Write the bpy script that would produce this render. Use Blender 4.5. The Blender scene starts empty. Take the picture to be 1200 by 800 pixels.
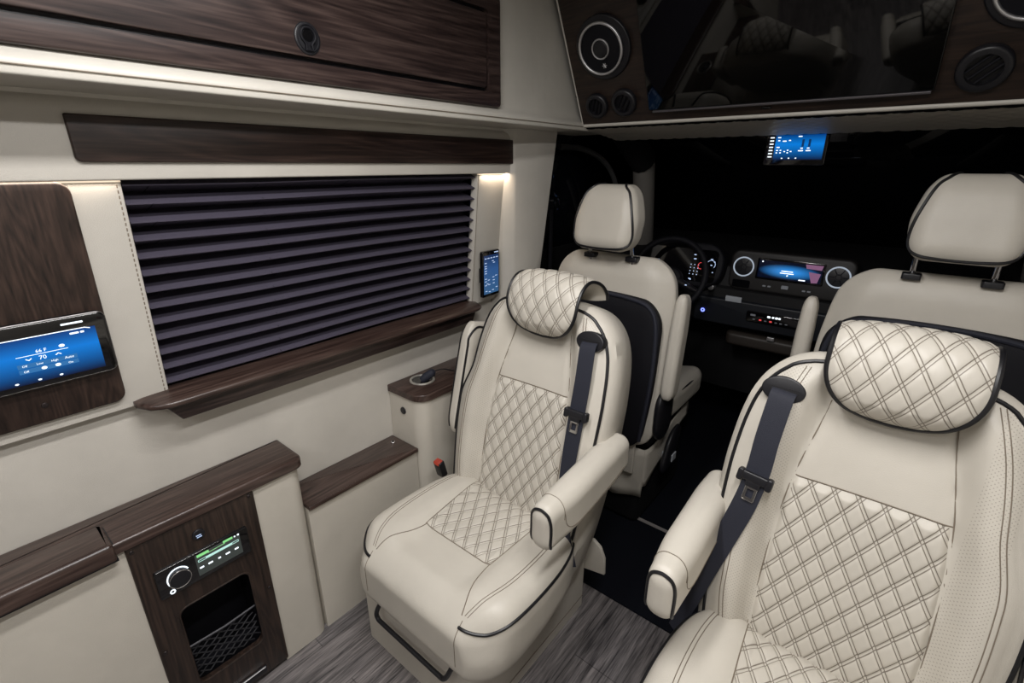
import bpy, bmesh, math, random
from mathutils import Vector, Matrix
from mathutils.bvhtree import BVHTree
random.seed(7)
S = bpy.context.scene
COL = S.collection
PI = math.pi

# ------------------------------------------------------------------ materials
def new_mat(name):
    m = bpy.data.materials.new(name); m.use_nodes = True
    nt = m.node_tree
    b = nt.nodes['Principled BSDF']
    return m, nt, b

def plain(name, col, rough=.5, metal=0., spec=.5, bump=0., bscale=400, coat=0.):
    m, nt, b = new_mat(name)
    b.inputs['Base Color'].default_value = (*col, 1)
    b.inputs['Roughness'].default_value = rough
    b.inputs['Metallic'].default_value = metal
    b.inputs['Specular IOR Level'].default_value = spec
    b.inputs['Coat Weight'].default_value = coat
    tc = nt.nodes.new('ShaderNodeTexCoord'); n = nt.nodes.new('ShaderNodeTexNoise')
    n.inputs['Scale'].default_value = bscale; n.inputs['Detail'].default_value = 3
    nt.links.new(tc.outputs['Object'], n.inputs['Vector'])
    # very slight mottling so no surface is a dead flat colour
    mx = nt.nodes.new('ShaderNodeMixRGB'); mx.blend_type = 'MULTIPLY'; mx.inputs[0].default_value = .12
    mx.inputs[1].default_value = (*col, 1)
    nt.links.new(n.outputs['Fac'], mx.inputs[2]); nt.links.new(mx.outputs[0], b.inputs['Base Color'])
    if bump:
        bp = nt.nodes.new('ShaderNodeBump'); bp.inputs['Strength'].default_value = bump
        bp.inputs['Distance'].default_value = .001
        nt.links.new(n.outputs['Fac'], bp.inputs['Height']); nt.links.new(bp.outputs[0], b.inputs['Normal'])
    return m

def emis(name, col, strength):
    m, nt, b = new_mat(name)
    b.inputs['Base Color'].default_value = (0.01, .01, .01, 1)
    b.inputs['Emission Color'].default_value = (*col, 1)
    b.inputs['Emission Strength'].default_value = strength
    return m

def mth(nt, op, a, b=None, c=None):
    n = nt.nodes.new('ShaderNodeMath'); n.operation = op
    for i, v in enumerate((a, b, c)):
        if v is None: continue
        if hasattr(v, 'links'): nt.links.new(v, n.inputs[i])
        else: n.inputs[i].default_value = v
    return n.outputs[0]

def leather(name, col, rough=.42, quilt=False, perf=False, grain=.35):
    m, nt, b = new_mat(name)
    b.inputs['Roughness'].default_value = rough
    b.inputs['Specular IOR Level'].default_value = .45
    tc = nt.nodes.new('ShaderNodeTexCoord')
    n = nt.nodes.new('ShaderNodeTexNoise'); n.inputs['Scale'].default_value = 6; n.inputs['Detail'].default_value = 4
    nt.links.new(tc.outputs['Object'], n.inputs['Vector'])
    cr = nt.nodes.new('ShaderNodeValToRGB')
    cr.color_ramp.elements[0].position = .3; cr.color_ramp.elements[0].color = (*[c*.93 for c in col], 1)
    cr.color_ramp.elements[1].position = .7; cr.color_ramp.elements[1].color = (*[min(1, c*1.04) for c in col], 1)
    nt.links.new(n.outputs['Fac'], cr.inputs['Fac'])
    v = nt.nodes.new('ShaderNodeTexVoronoi'); v.inputs['Scale'].default_value = 700
    nt.links.new(tc.outputs['Object'], v.inputs['Vector'])
    n2 = nt.nodes.new('ShaderNodeTexNoise'); n2.inputs['Scale'].default_value = 18; n2.inputs['Detail'].default_value = 2
    nt.links.new(tc.outputs['Object'], n2.inputs['Vector'])
    h = mth(nt, 'ADD', mth(nt, 'MULTIPLY', v.outputs['Distance'], grain), mth(nt, 'MULTIPLY', n2.outputs['Fac'], 2.5))
    colout = cr.outputs[0]
    if quilt:
        sx = nt.nodes.new('ShaderNodeSeparateXYZ'); nt.links.new(tc.outputs['UV'], sx.inputs[0])
        masks = []
        for o in (0, 1):
            f = mth(nt, 'FRACT', sx.outputs[o])
            dd = mth(nt, 'ABSOLUTE', mth(nt, 'SUBTRACT', f, .5))          # 0 mid-cell ... .5 on the seam
            d2 = mth(nt, 'ABSOLUTE', mth(nt, 'SUBTRACT', dd, .415))
            masks.append(mth(nt, 'LESS_THAN', d2, .024))
        mk = mth(nt, 'MAXIMUM', masks[0], masks[1])
        mx = nt.nodes.new('ShaderNodeMixRGB'); mx.inputs[2].default_value = (.13, .105, .08, 1)
        nt.links.new(mth(nt, 'MULTIPLY', mk, .85), mx.inputs[0]); nt.links.new(colout, mx.inputs[1]); colout = mx.outputs[0]
        h = mth(nt, 'SUBTRACT', h, mth(nt, 'MULTIPLY', mk, .6))
    if perf:
        sx = nt.nodes.new('ShaderNodeSeparateXYZ'); nt.links.new(tc.outputs['UV'], sx.inputs[0])
        mp = nt.nodes.new('ShaderNodeCombineXYZ')
        a = mth(nt, 'ADD', sx.outputs[0], sx.outputs[1]); c = mth(nt, 'SUBTRACT', sx.outputs[0], sx.outputs[1])
        fa = mth(nt, 'SUBTRACT', mth(nt, 'FRACT', mth(nt, 'MULTIPLY', a, 140)), .5)
        fc = mth(nt, 'SUBTRACT', mth(nt, 'FRACT', mth(nt, 'MULTIPLY', c, 140)), .5)
        r2 = mth(nt, 'ADD', mth(nt, 'MULTIPLY', fa, fa), mth(nt, 'MULTIPLY', fc, fc))
        hole = mth(nt, 'LESS_THAN', r2, .03)
        hole = mth(nt, 'MULTIPLY', hole, mth(nt, 'LESS_THAN', mth(nt, 'ABSOLUTE', sx.outputs[0]), .192))
        hole = mth(nt, 'MULTIPLY', hole, mth(nt, 'GREATER_THAN', mth(nt, 'ABSOLUTE', sx.outputs[0]), .139))
        mx = nt.nodes.new('ShaderNodeMixRGB'); mx.inputs[2].default_value = (.16, .13, .10, 1)
        nt.links.new(mth(nt, 'MULTIPLY', hole, .5), mx.inputs[0]); nt.links.new(colout, mx.inputs[1]); colout = mx.outputs[0]
    nt.links.new(colout, b.inputs['Base Color'])
    bp = nt.nodes.new('ShaderNodeBump'); bp.inputs['Strength'].default_value = .35; bp.inputs['Distance'].default_value = .0015
    nt.links.new(h, bp.inputs['Height']); nt.links.new(bp.outputs[0], b.inputs['Normal'])
    return m

def wood(name, axis='Y', c0=(.010, .0062, .0062), c1=(.032, .020, .0182), c2=(.080, .054, .047), rough=.34, seed=0.):
    m, nt, b = new_mat(name)
    b.inputs['Roughness'].default_value = rough
    b.inputs['Specular IOR Level'].default_value = .5
    tc = nt.nodes.new('ShaderNodeTexCoord')
    mp = nt.nodes.new('ShaderNodeMapping')
    along, cross = .9, 9.
    mp.inputs['Scale'].default_value = {'X': (along, cross, cross), 'Y': (cross, along, cross), 'Z': (cross, cross, along)}[axis]
    mp.inputs['Location'].default_value = (seed, seed*1.7, seed*.6)
    nt.links.new(tc.outputs['Object'], mp.inputs['Vector'])
    big = nt.nodes.new('ShaderNodeTexNoise'); big.inputs['Scale'].default_value = 1.1; big.inputs['Detail'].default_value = 2
    big.inputs['Distortion'].default_value = .6
    nt.links.new(mp.outputs[0], big.inputs['Vector'])
    rings = mth(nt, 'FRACT', mth(nt, 'MULTIPLY', big.outputs['Fac'], 14))
    rings = mth(nt, 'ABSOLUTE', mth(nt, 'SUBTRACT', rings, .5))
    mp2 = nt.nodes.new('ShaderNodeMapping')
    mp2.inputs['Scale'].default_value = {'X': (5, 120, 120), 'Y': (120, 5, 120), 'Z': (120, 120, 5)}[axis]
    nt.links.new(tc.outputs['Object'], mp2.inputs['Vector'])
    fine = nt.nodes.new('ShaderNodeTexNoise'); fine.inputs['Scale'].default_value = 1.6; fine.inputs['Detail'].default_value = 5
    nt.links.new(mp2.outputs[0], fine.inputs['Vector'])
    t = mth(nt, 'ADD', mth(nt, 'MULTIPLY', rings, .50), mth(nt, 'MULTIPLY', fine.outputs['Fac'], .85))
    cr = nt.nodes.new('ShaderNodeValToRGB')
    e = cr.color_ramp.elements
    e[0].position = .22; e[0].color = (*c0, 1); e[1].position = .85; e[1].color = (*c2, 1)
    k = e.new(.5); k.color = (*c1, 1)
    nt.links.new(t, cr.inputs['Fac']); nt.links.new(cr.outputs[0], b.inputs['Base Color'])
    bp = nt.nodes.new('ShaderNodeBump'); bp.inputs['Strength'].default_value = .25; bp.inputs['Distance'].default_value = .0006
    nt.links.new(t, bp.inputs['Height']); nt.links.new(bp.outputs[0], b.inputs['Normal'])
    return m

def floor_mat():
    m, nt, b = new_mat('vinyl_planks')
    b.inputs['Roughness'].default_value = .38
    tc = nt.nodes.new('ShaderNodeTexCoord')
    mp = nt.nodes.new('ShaderNodeMapping'); mp.inputs['Scale'].default_value = (26, 1.6, 1)
    nt.links.new(tc.outputs['Object'], mp.inputs['Vector'])
    n = nt.nodes.new('ShaderNodeTexNoise'); n.inputs['Scale'].default_value = 2.2; n.inputs['Detail'].default_value = 7; n.inputs['Roughness'].default_value = .7
    n.inputs['Distortion'].default_value = .5
    nt.links.new(mp.outputs[0], n.inputs['Vector'])
    mp3 = nt.nodes.new('ShaderNodeMapping'); mp3.inputs['Scale'].default_value = (150, 7, 1)
    nt.links.new(tc.outputs['Object'], mp3.inputs['Vector'])
    n3 = nt.nodes.new('ShaderNodeTexNoise'); n3.inputs['Scale'].default_value = 1.5; n3.inputs['Detail'].default_value = 4
    nt.links.new(mp3.outputs[0], n3.inputs['Vector'])
    br = nt.nodes.new('ShaderNodeTexBrick'); br.inputs['Scale'].default_value = 1
    br.inputs['Color1'].default_value = (.85, .85, .86, 1); br.inputs['Color2'].default_value = (1.1, 1.08, 1.06, 1); br.inputs['Mortar'].default_value = (.5, .5, .5, 1)
    br.inputs['Mortar Size'].default_value = .0016; br.inputs['Brick Width'].default_value = .92; br.inputs['Row Height'].default_value = .15
    rot = nt.nodes.new('ShaderNodeMapping'); rot.inputs['Rotation'].default_value = (0, 0, PI/2)
    nt.links.new(tc.outputs['Object'], rot.inputs['Vector']); nt.links.new(rot.outputs[0], br.inputs['Vector'])
    cr = nt.nodes.new('ShaderNodeValToRGB'); e = cr.color_ramp.elements
    e[0].position = .38; e[0].color = (.032, .030, .033, 1); e[1].position = .64; e[1].color = (.27, .25, .25, 1)
    nt.links.new(mth(nt, 'ADD', mth(nt, 'MULTIPLY', n.outputs['Fac'], .6), mth(nt, 'MULTIPLY', n3.outputs['Fac'], .4)), cr.inputs['Fac'])
    mx = nt.nodes.new('ShaderNodeMixRGB'); mx.blend_type = 'MULTIPLY'; mx.inputs[0].default_value = 1
    nt.links.new(cr.outputs[0], mx.inputs[1]); nt.links.new(br.outputs['Color'], mx.inputs[2]); nt.links.new(mx.outputs[0], b.inputs['Base Color'])
    bp = nt.nodes.new('ShaderNodeBump'); bp.inputs['Strength'].default_value = .2; bp.inputs['Distance'].default_value = .001
    nt.links.new(n3.outputs['Fac'], bp.inputs['Height']); nt.links.new(bp.outputs[0], b.inputs['Normal'])
    return m

def screen_mat(name, hi, mid, lo, axis, lo_v, hi_v, strength):
    """a display: three-stop vertical gradient of its picture, taken from UV v"""
    m, nt, b = new_mat(name)
    b.inputs['Base Color'].default_value = (.004, .004, .006, 1); b.inputs['Roughness'].default_value = .12
    tc = nt.nodes.new('ShaderNodeTexCoord'); sx = nt.nodes.new('ShaderNodeSeparateXYZ'); nt.links.new(tc.outputs['UV'], sx.inputs[0])
    cr = nt.nodes.new('ShaderNodeValToRGB'); e = cr.color_ramp.elements
    e[0].position = lo_v; e[0].color = (*lo, 1); e[1].position = hi_v; e[1].color = (*hi, 1)
    k = e.new(.62*hi_v+.38*lo_v); k.color = (*mid, 1)
    nt.links.new(sx.outputs[axis], cr.inputs['Fac']); nt.links.new(cr.outputs[0], b.inputs['Emission Color'])
    b.inputs['Emission Strength'].default_value = strength
    return m

CREAM = (.565, .530, .465)
M = {}
M['leather'] = leather('cream_leather', CREAM)
M['wallleather'] = leather('cream_wall_leather', (.56, .532, .480), rough=.5, grain=.5)
M['trimcream'] = leather('cream_soft_trim', (.565, .540, .485), rough=.36, grain=.2)
M['quilt'] = leather('quilted_leather', CREAM, quilt=True)
M['perf'] = leather('perforated_leather', CREAM, perf=True)
M['seam'] = plain('leather_seam', (.20, .165, .125), .7)
M['pipe'] = plain('black_piping', (.006, .006, .008), .4)
M['woodY'] = wood('walnut_lengthwise', 'Y')
M['woodY2'] = wood('walnut_counter', 'Y', (.013, .0075, .0065), (.042, .025, .0205), (.088, .058, .048), .3, 3.1)
M['woodZ'] = wood('walnut_upright', 'Z', (.008, .005, .004), (.025, .0145, .011), (.056, .033, .025), .42, 5.2)
M['woodZd'] = wood('walnut_upright_dark', 'Z', (.006, .004, .003), (.020, .012, .009), (.048, .029, .021), .42, 9.2)
M['woodX'] = wood('walnut_crosswise', 'X', (.006, .0035, .003), (.018, .010, .007), (.038, .022, .015), .45, 2.3)
M['black'] = plain('black_plastic', (.010, .010, .013), .38)
M['matt'] = plain('matt_black_plastic', (.005, .005, .008), .65, spec=.25, bump=.3, bscale=900)
M['dash'] = plain('dash_plastic', (.007, .007, .008), .6, spec=.3, bump=.3, bscale=700)
M['belt'] = plain('belt_webbing', (.012, .014, .026), .7, bump=.6, bscale=900)
M['gloss'] = plain('glossy_black_glass', (.003, .003, .004), .06, spec=.6, coat=.4)
M['metal'] = plain('brushed_metal', (.78, .78, .80), .42, 1.)
M['chrome'] = plain('chrome', (.8, .8, .82), .12, 1.)
M['cream_pl'] = plain('cream_plastic', (.62, .57, .48), .35)
M['carpet'] = plain('navy_carpet', (.006, .007, .011), .95, spec=.1, bump=.8, bscale=600)
M['darkcab'] = plain('cab_lining', (.005, .005, .006), .9, spec=.2)
M['pillar'] = plain('pillar_lining', (.17, .16, .145), .85)
M['blind'] = plain('blind_fabric', (.070, .062, .090), .8, spec=.25, bump=.5, bscale=900)
M['red'] = emis('red_button', (.75, .07, .03), .35)
M['white'] = emis('display_white', (.85, .93, 1.), 1.5)
M['whitedim'] = emis('display_white_dim', (.55, .7, 1.), .8)
M['green'] = emis('display_green', (.35, 1., .35), .7)
M['cyanw'] = emis('display_bar', (.6, 1., .9), .8)
M['redglow'] = emis('display_red', (.9, .08, .08), .8)
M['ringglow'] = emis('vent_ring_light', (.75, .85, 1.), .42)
M['blueglow'] = emis('button_blue', (.15, .2, 1.), 3.)
M['warmled'] = emis('warm_led', (1., .80, .58), .7)
M['lamp'] = emis('ceiling_led', (1., .95, .88), 3.)
M['floor'] = floor_mat()
M['scr'] = screen_mat('screen_blue', (.0, .04, .20), (.0, .20, .70), (.0, .006, .035), 1, .0, 1., .9)
M['btn'] = emis('screen_button_blue', (.02, .16, .42), .9)
M['scrdark'] = emis('screen_black', (.0, .0, .004), .6)
M['navscr'] = screen_mat('dash_screen', (.0, .005, .02), (.0, .12, .42), (.0, .01, .05), 1, .0, 1., .7)
def glow_screen(name, col, strength):
    m, nt, b = new_mat(name)
    b.inputs['Base Color'].default_value = (.003, .003, .005, 1); b.inputs['Roughness'].default_value = .12
    tc = nt.nodes.new('ShaderNodeTexCoord'); mp = nt.nodes.new('ShaderNodeMapping'); mp.vector_type = 'POINT'
    mp.inputs['Location'].default_value = (-1., -1.1, 0); mp.inputs['Scale'].default_value = (2., 2.4, 1)
    nt.links.new(tc.outputs['UV'], mp.inputs['Vector'])
    g = nt.nodes.new('ShaderNodeTexGradient'); g.gradient_type = 'SPHERICAL'; nt.links.new(mp.outputs[0], g.inputs['Vector'])
    cr = nt.nodes.new('ShaderNodeValToRGB'); e = cr.color_ramp.elements
    e[0].position = 0; e[0].color = (0, .002, .012, 1); e[1].position = .9; e[1].color = (*col, 1)
    nt.links.new(g.outputs['Fac'], cr.inputs['Fac']); nt.links.new(cr.outputs[0], b.inputs['Emission Color']); b.inputs['Emission Strength'].default_value = strength
    return m
M['navscr'] = glow_screen('dash_screen_glow', (.03, .30, .85), .9)
M['phonescr'] = screen_mat('tablet_screen', (.01, .03, .10), (.03, .10, .28), (.04, .12, .26), 1, .0, 1., .8)
M['pink'] = emis('screen_pink', (.40, .17, .34), .45)
M['grey_disp'] = emis('grey_display', (.03, .036, .033), 1.)
M['glass'] = plain('dark_window_glass', (.004, .005, .007), .05, spec=.5)
M['silver_label'] = plain('grey_label', (.45, .48, .52), .5)
M['net'] = plain('elastic_net', (.016, .016, .02), .6)
M['screwm'] = plain('dark_screw', (.06, .05, .05), .35, .8)

# ------------------------------------------------------------------ mesh building
class MB:
    def __init__(s): s.v = []; s.f = []; s.uv = {}; s.mi = {}; s.cur = 0
    def add(s, vs, fs):
        o = len(s.v); s.v += [tuple(p) for p in vs]
        for f in fs:
            if s.cur: s.mi[len(s.f)] = s.cur
            s.f.append([i+o for i in f])
        return o

ORIG = {}
def link(name, mb, mat, parent=None, smooth=True, angle=40, merge=True, loc=None):
    me = bpy.data.meshes.new(name)
    if parent is not None: org = ORIG[parent.name]
    elif loc is not None: org = Vector(loc)
    else:
        xs = [p[0] for p in mb.v]; ys = [p[1] for p in mb.v]; zs = [p[2] for p in mb.v]
        org = Vector(((min(xs)+max(xs))/2, (min(ys)+max(ys))/2, min(zs)))
    me.from_pydata([Vector(p)-org for p in mb.v], [], mb.f)
    mats = mat if isinstance(mat, (list, tuple)) else [mat]
    for m in mats: me.materials.append(m)
    for i, k in mb.mi.items(): me.polygons[i].material_index = k
    if mb.uv:
        ul = me.uv_layers.new(name='UVMap')
        for p in me.polygons:
            for li in p.loop_indices:
                ul.data[li].uv = mb.uv.get(me.loops[li].vertex_index, (0.25, 0.25))
    bm = bmesh.new(); bm.from_mesh(me)
    if merge: bmesh.ops.remove_doubles(bm, verts=bm.verts, dist=1e-5)
    bmesh.ops.recalc_face_normals(bm, faces=bm.faces)
    if smooth:
        for f in bm.faces: f.smooth = True
        for e in bm.edges:
            if len(e.link_faces) == 2 and e.calc_face_angle(0) > math.radians(angle): e.smooth = False
    bm.to_mesh(me); bm.free()
    o = bpy.data.objects.new(name, me); COL.objects.link(o)
    o.location = org if parent is None else (0, 0, 0)
    if parent is not None: o.parent = parent
    ORIG[o.name] = org
    return o

def tag(o, label=None, cat=None, group=None, kind=None):
    if label: o['label'] = label
    if cat: o['category'] = cat
    if group: o['group'] = group
    if kind: o['kind'] = kind
    return o

def thing(name, loc, label, cat, group=None):
    o = bpy.data.objects.new(name, None); COL.objects.link(o); o.location = loc; o.empty_display_size = .05
    ORIG[o.name] = Vector(loc)
    return tag(o, label, cat, group)

def struct(name, mb, mat, **k):
    return tag(link(name, mb, mat, **k), kind='structure')

def box(mb, x0, x1, y0, y1, z0, z1):
    mb.add([(x, y, z) for x in (x0, x1) for y in (y0, y1) for z in (z0, z1)],
           [(0, 1, 3, 2), (4, 6, 7, 5), (0, 4, 5, 1), (2, 3, 7, 6), (0, 2, 6, 4), (1, 5, 7, 3)])

class Frame:
    def __init__(s, o, r, u):
        s.o = Vector(o); s.r = Vector(r).normalized(); s.u = Vector(u).normalized(); s.n = s.r.cross(s.u)
    def __call__(s, a, b, c=0): return s.o + s.r*a + s.u*b + s.n*c

def zones(h, r, ni, k):
    """sample points from -h to h, dense in the rounded end zones of length r"""
    out = []
    for j in range(k, 0, -1): out.append(-(h-r) - r*math.tan(PI/4*j/k))
    for i in range(ni+1): out.append(-(h-r) + 2*(h-r)*i/ni)
    for j in range(1, k+1): out.append((h-r) + r*math.tan(PI/4*j/k))
    return out

def rbox(mb, c, h, r, n=(8, 8, 8), k=5, deform=None, tf=None):
    """rounded box with its own rounding radius per axis, optional deform (local -> local) and transform"""
    r = tuple(min(r[i], h[i]*.9999) for i in range(3))
    Z = [zones(h[i], r[i], n[i], k) for i in range(3)]
    for ax in range(3):
        a1, a2 = (ax+1) % 3, (ax+2) % 3
        for sg in (-1, 1):
            A, B = Z[a1], Z[a2]; vs = []; fs = []
            for a in A:
                for b in B:
                    q = [0, 0, 0]; q[ax] = sg*h[ax]; q[a1] = a; q[a2] = b
                    inn = [max(-(h[i]-r[i]), min(h[i]-r[i], q[i])) for i in range(3)]
                    e = [(q[i]-inn[i])/r[i] for i in range(3)]
                    L = math.sqrt(sum(x*x for x in e)) or 1
                    p = [inn[i]+r[i]*e[i]/L for i in range(3)]
                    if deform: p = deform(*p)
                    p = Vector((c[0]+p[0], c[1]+p[1], c[2]+p[2]))
                    if tf: p = tf(p)
                    vs.append(p)
            nb = len(B)
            for i in range(len(A)-1):
                for j in range(nb-1):
                    fs.append((i*nb+j, i*nb+j+1, (i+1)*nb+j+1, (i+1)*nb+j))
            mb.add(vs, fs)

def smooth_path(pts, n=6, closed=False):
    P = [Vector(p) for p in pts]; out = []; N = len(P)
    for i in range(N if closed else N-1):
        p0 = P[(i-1) % N] if closed or i > 0 else P[i]*2-P[i+1]
        p1 = P[i]; p2 = P[(i+1) % N]
        p3 = P[(i+2) % N] if closed or i+2 < N else P[i+1]*2-P[i]
        for j in range(n):
            t = j/n
            out.append(.5*((2*p1)+(-p0+p2)*t+(2*p0-5*p1+4*p2-p3)*t*t+(-p0+3*p1-3*p2+p3)*t**3))
    if not closed: out.append(P[-1])
    return out

def tube(mb, pts, r, seg=8, closed=False):
    P = [Vector(p) for p in pts]; N = len(P)
    if N < 2: return
    T = []
    for i in range(N):
        a = P[(i-1) % N] if closed or i > 0 else P[i]; b = P[(i+1) % N] if closed or i < N-1 else P[i]
        d = b-a; T.append(d.normalized() if d.length > 1e-9 else (T[-1] if T else Vector((0, 0, 1))))
    up = Vector((0, 0, 1)) if abs(T[0].z) < .9 else Vector((1, 0, 0))
    nrm = (up-T[0]*up.dot(T[0])).normalized(); vs = []
    for i in range(N):
        nrm = (nrm-T[i]*nrm.dot(T[i]))
        nrm = nrm.normalized() if nrm.length > 1e-6 else Vector((1, 0, 0))
        bn = T[i].cross(nrm)
        rr = r[i] if isinstance(r, (list, tuple)) else r
        for j in range(seg):
            a = 2*PI*j/seg; vs.append(P[i]+(nrm*math.cos(a)+bn*math.sin(a))*rr)
    fs = []
    for i in range(N if closed else N-1):
        for j in range(seg):
            fs.append((i*seg+j, i*seg+(j+1) % seg, ((i+1) % N)*seg+(j+1) % seg, ((i+1) % N)*seg+j))
    if not closed: fs.append(tuple(range(seg-1, -1, -1))); fs.append(tuple((N-1)*seg+j for j in range(seg)))
    mb.add(vs, fs)

def rr_out(a0, a1, b0, b1, r, k=6):
    """rounded rectangle outline; r may be a 4-tuple (b0a0, b0a1, b1a1, b1a0)"""
    if not isinstance(r, (tuple, list)): r = (r,)*4
    out = []
    for (ca, cb, st, rr) in ((a0, b0, PI, r[0]), (a1, b0, 1.5*PI, r[1]), (a1, b1, 0, r[2]), (a0, b1, .5*PI, r[3])):
        cx = ca+rr if ca == a0 else ca-rr; cy = cb+rr if cb == b0 else cb-rr
        for j in range(k+1):
            t = st+PI/2*j/k; out.append((cx+rr*math.cos(t), cy+rr*math.sin(t)))
    return out

def inset(o, e):
    n = len(o); out = []
    for i in range(n):
        p = Vector(o[i]); a = Vector(o[i-1]); b = Vector(o[(i+1) % n])
        k = 1
        while (p-a).length < 1e-7 and k < n: k += 1; a = Vector(o[i-k])
        k = 1
        while (b-p).length < 1e-7 and k < n: k += 1; b = Vector(o[(i+k) % n])
        d1 = (p-a).normalized(); d2 = (b-p).normalized()
        nn = Vector((-(d1.y+d2.y), d1.x+d2.x))
        if nn.length < 1e-6: nn = Vector((-d1.y, d1.x))
        nn.normalize(); c = max(.4, nn.dot(Vector((-d1.y, d1.x))))
        out.append(tuple(p+nn*(e/c)))
    return out

def prism(mb, fr, outl, c0, c1, bev=0., back=0., hole=None, steps=3):
    """outline (ccw in the frame's a,b) extruded from c0 to c1, front edge rounded by bev"""
    n = len(outl); rings = []
    if back:
        for j in range(steps+1):
            t = PI/2*j/steps; rings.append((inset(outl, back*(1-math.sin(t))), c0+back*(1-math.cos(t))))
    else: rings.append((outl, c0))
    if bev:
        for j in range(steps+1):
            t = PI/2*j/steps; rings.append((inset(outl, bev*(1-math.cos(t))), c1-bev*(1-math.sin(t))))
    else: rings.append((outl, c1))
    vs = []; fs = []
    for o, c in rings: vs += [fr(a, b, c) for a, b in o]
    for i in range(len(rings)-1):
        for j in range(n): fs.append((i*n+j, i*n+(j+1) % n, (i+1)*n+(j+1) % n, (i+1)*n+j))
    if hole:
        hb = len(vs); vs += [fr(a, b, c1) for a, b in hole] + [fr(a, b, c0) for a, b in hole]
        last = (len(rings)-1)*n
        for j in range(n):
            k = (j+1) % n
            fs.append((last+j, last+k, hb+k, hb+j)); fs.append((hb+j, hb+k, hb+n+k, hb+n+j)); fs.append((j, k, hb+n+k, hb+n+j))
    else:
        fs.append(tuple(range(n-1, -1, -1))); fs.append(tuple((len(rings)-1)*n+j for j in range(n)))
    mb.add(vs, fs)

def circ(ca, cb, ra, rb=None, n=32):
    rb = rb or ra
    return [(ca+ra*math.cos(2*PI*i/n), cb+rb*math.sin(2*PI*i/n)) for i in range(n)]

def quad(mb, fr, a0, a1, b0, b1, c):
    o = mb.add([fr(a0, b0, c), fr(a1, b0, c), fr(a1, b1, c), fr(a0, b1, c)], [(0, 1, 2, 3)])
    for k, uv in enumerate(((0, 0), (1, 0), (1, 1), (0, 1))): mb.uv[o+k] = uv

def text_into(mb, fr, s, a, b, size, c, align='LEFT'):
    cu = bpy.data.curves.new('t', 'FONT'); cu.body = s; cu.size = size; cu.align_x = align; cu.resolution_u = 2
    o = bpy.data.objects.new('t', cu); COL.objects.link(o)
    bpy.context.view_layer.update()
    me = bpy.data.meshes.new_from_object(o.evaluated_get(bpy.context.evaluated_depsgraph_get()))
    mb.add([fr(a+v.co.x, b+v.co.y, c) for v in me.vertices], [tuple(p.vertices) for p in me.polygons])
    bpy.data.objects.remove(o); bpy.data.curves.remove(cu); bpy.data.meshes.remove(me)

def sm(t): t = max(0., min(1., t)); return t*t*(3-2*t)
def lerp(tab, x):
    if x <= tab[0][0]: return tab[0][1]
    for (a, va), (b, vb) in zip(tab, tab[1:]):
        if x <= b: return va+(vb-va)*(x-a)/(b-a)
    return tab[-1][1]
def cub(tab, x):
    """smooth interpolation through a table"""
    if x <= tab[0][0]: return tab[0][1]
    if x >= tab[-1][0]: return tab[-1][1]
    n = len(tab)
    m = []
    for i in range(n):
        if i == 0: m.append((tab[1][1]-tab[0][1])/(tab[1][0]-tab[0][0]))
        elif i == n-1: m.append((tab[-1][1]-tab[-2][1])/(tab[-1][0]-tab[-2][0]))
        else:
            d0 = (tab[i][1]-tab[i-1][1])/(tab[i][0]-tab[i-1][0]); d1 = (tab[i+1][1]-tab[i][1])/(tab[i+1][0]-tab[i][0])
            m.append(0 if d0*d1 <= 0 else 2*d0*d1/(d0+d1))
    for i in range(n-1):
        if x <= tab[i+1][0]:
            h = tab[i+1][0]-tab[i][0]; t = (x-tab[i][0])/h
            return ((2*t**3-3*t*t+1)*tab[i][1]+(t**3-2*t*t+t)*h*m[i]+(-2*t**3+3*t*t)*tab[i+1][1]+(t**3-t*t)*h*m[i+1])

def mb_bvh(mb): return BVHTree.FromPolygons([Vector(v) for v in mb.v], mb.f)

def cast_path(bv, ctl, n=10, e=0.):
    """smooth curve that lies on a surface: control pairs (source, target), every sample cast onto it"""
    A = smooth_path([a for a, b in ctl], n); B_ = smooth_path([b for a, b in ctl], n); out = []
    for a, b in zip(A, B_):
        h = bv.ray_cast(a, (b-a).normalized())
        if h[0]: out.append(h[0]-(b-a).normalized()*e)
    return out

# ------------------------------------------------------------------ camera
f_px = 569.0
pit = math.atan(206/f_px); yaw = math.atan(496/math.hypot(f_px, 206))
fw = Vector((-math.sin(yaw)*math.cos(pit), math.cos(yaw)*math.cos(pit), -math.sin(pit)))
rt = Vector((math.cos(yaw), math.sin(yaw), 0)); upv = rt.cross(fw)
cam = bpy.data.cameras.new('camera'); co = bpy.data.objects.new('camera', cam); COL.objects.link(co)
mw = Matrix((rt, upv, -fw)).transposed().to_4x4(); mw.translation = Vector((.363, 0, 1.36)); co.matrix_world = mw
cam.sensor_width = 36; cam.lens = 36*f_px/1200; cam.clip_start = .02; cam.clip_end = 60
S.camera = co

# ------------------------------------------------------------------ room shell
def xw(z): return -.912+(z-.855)*(.05/.478)       # the leaning upper side wall

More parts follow.
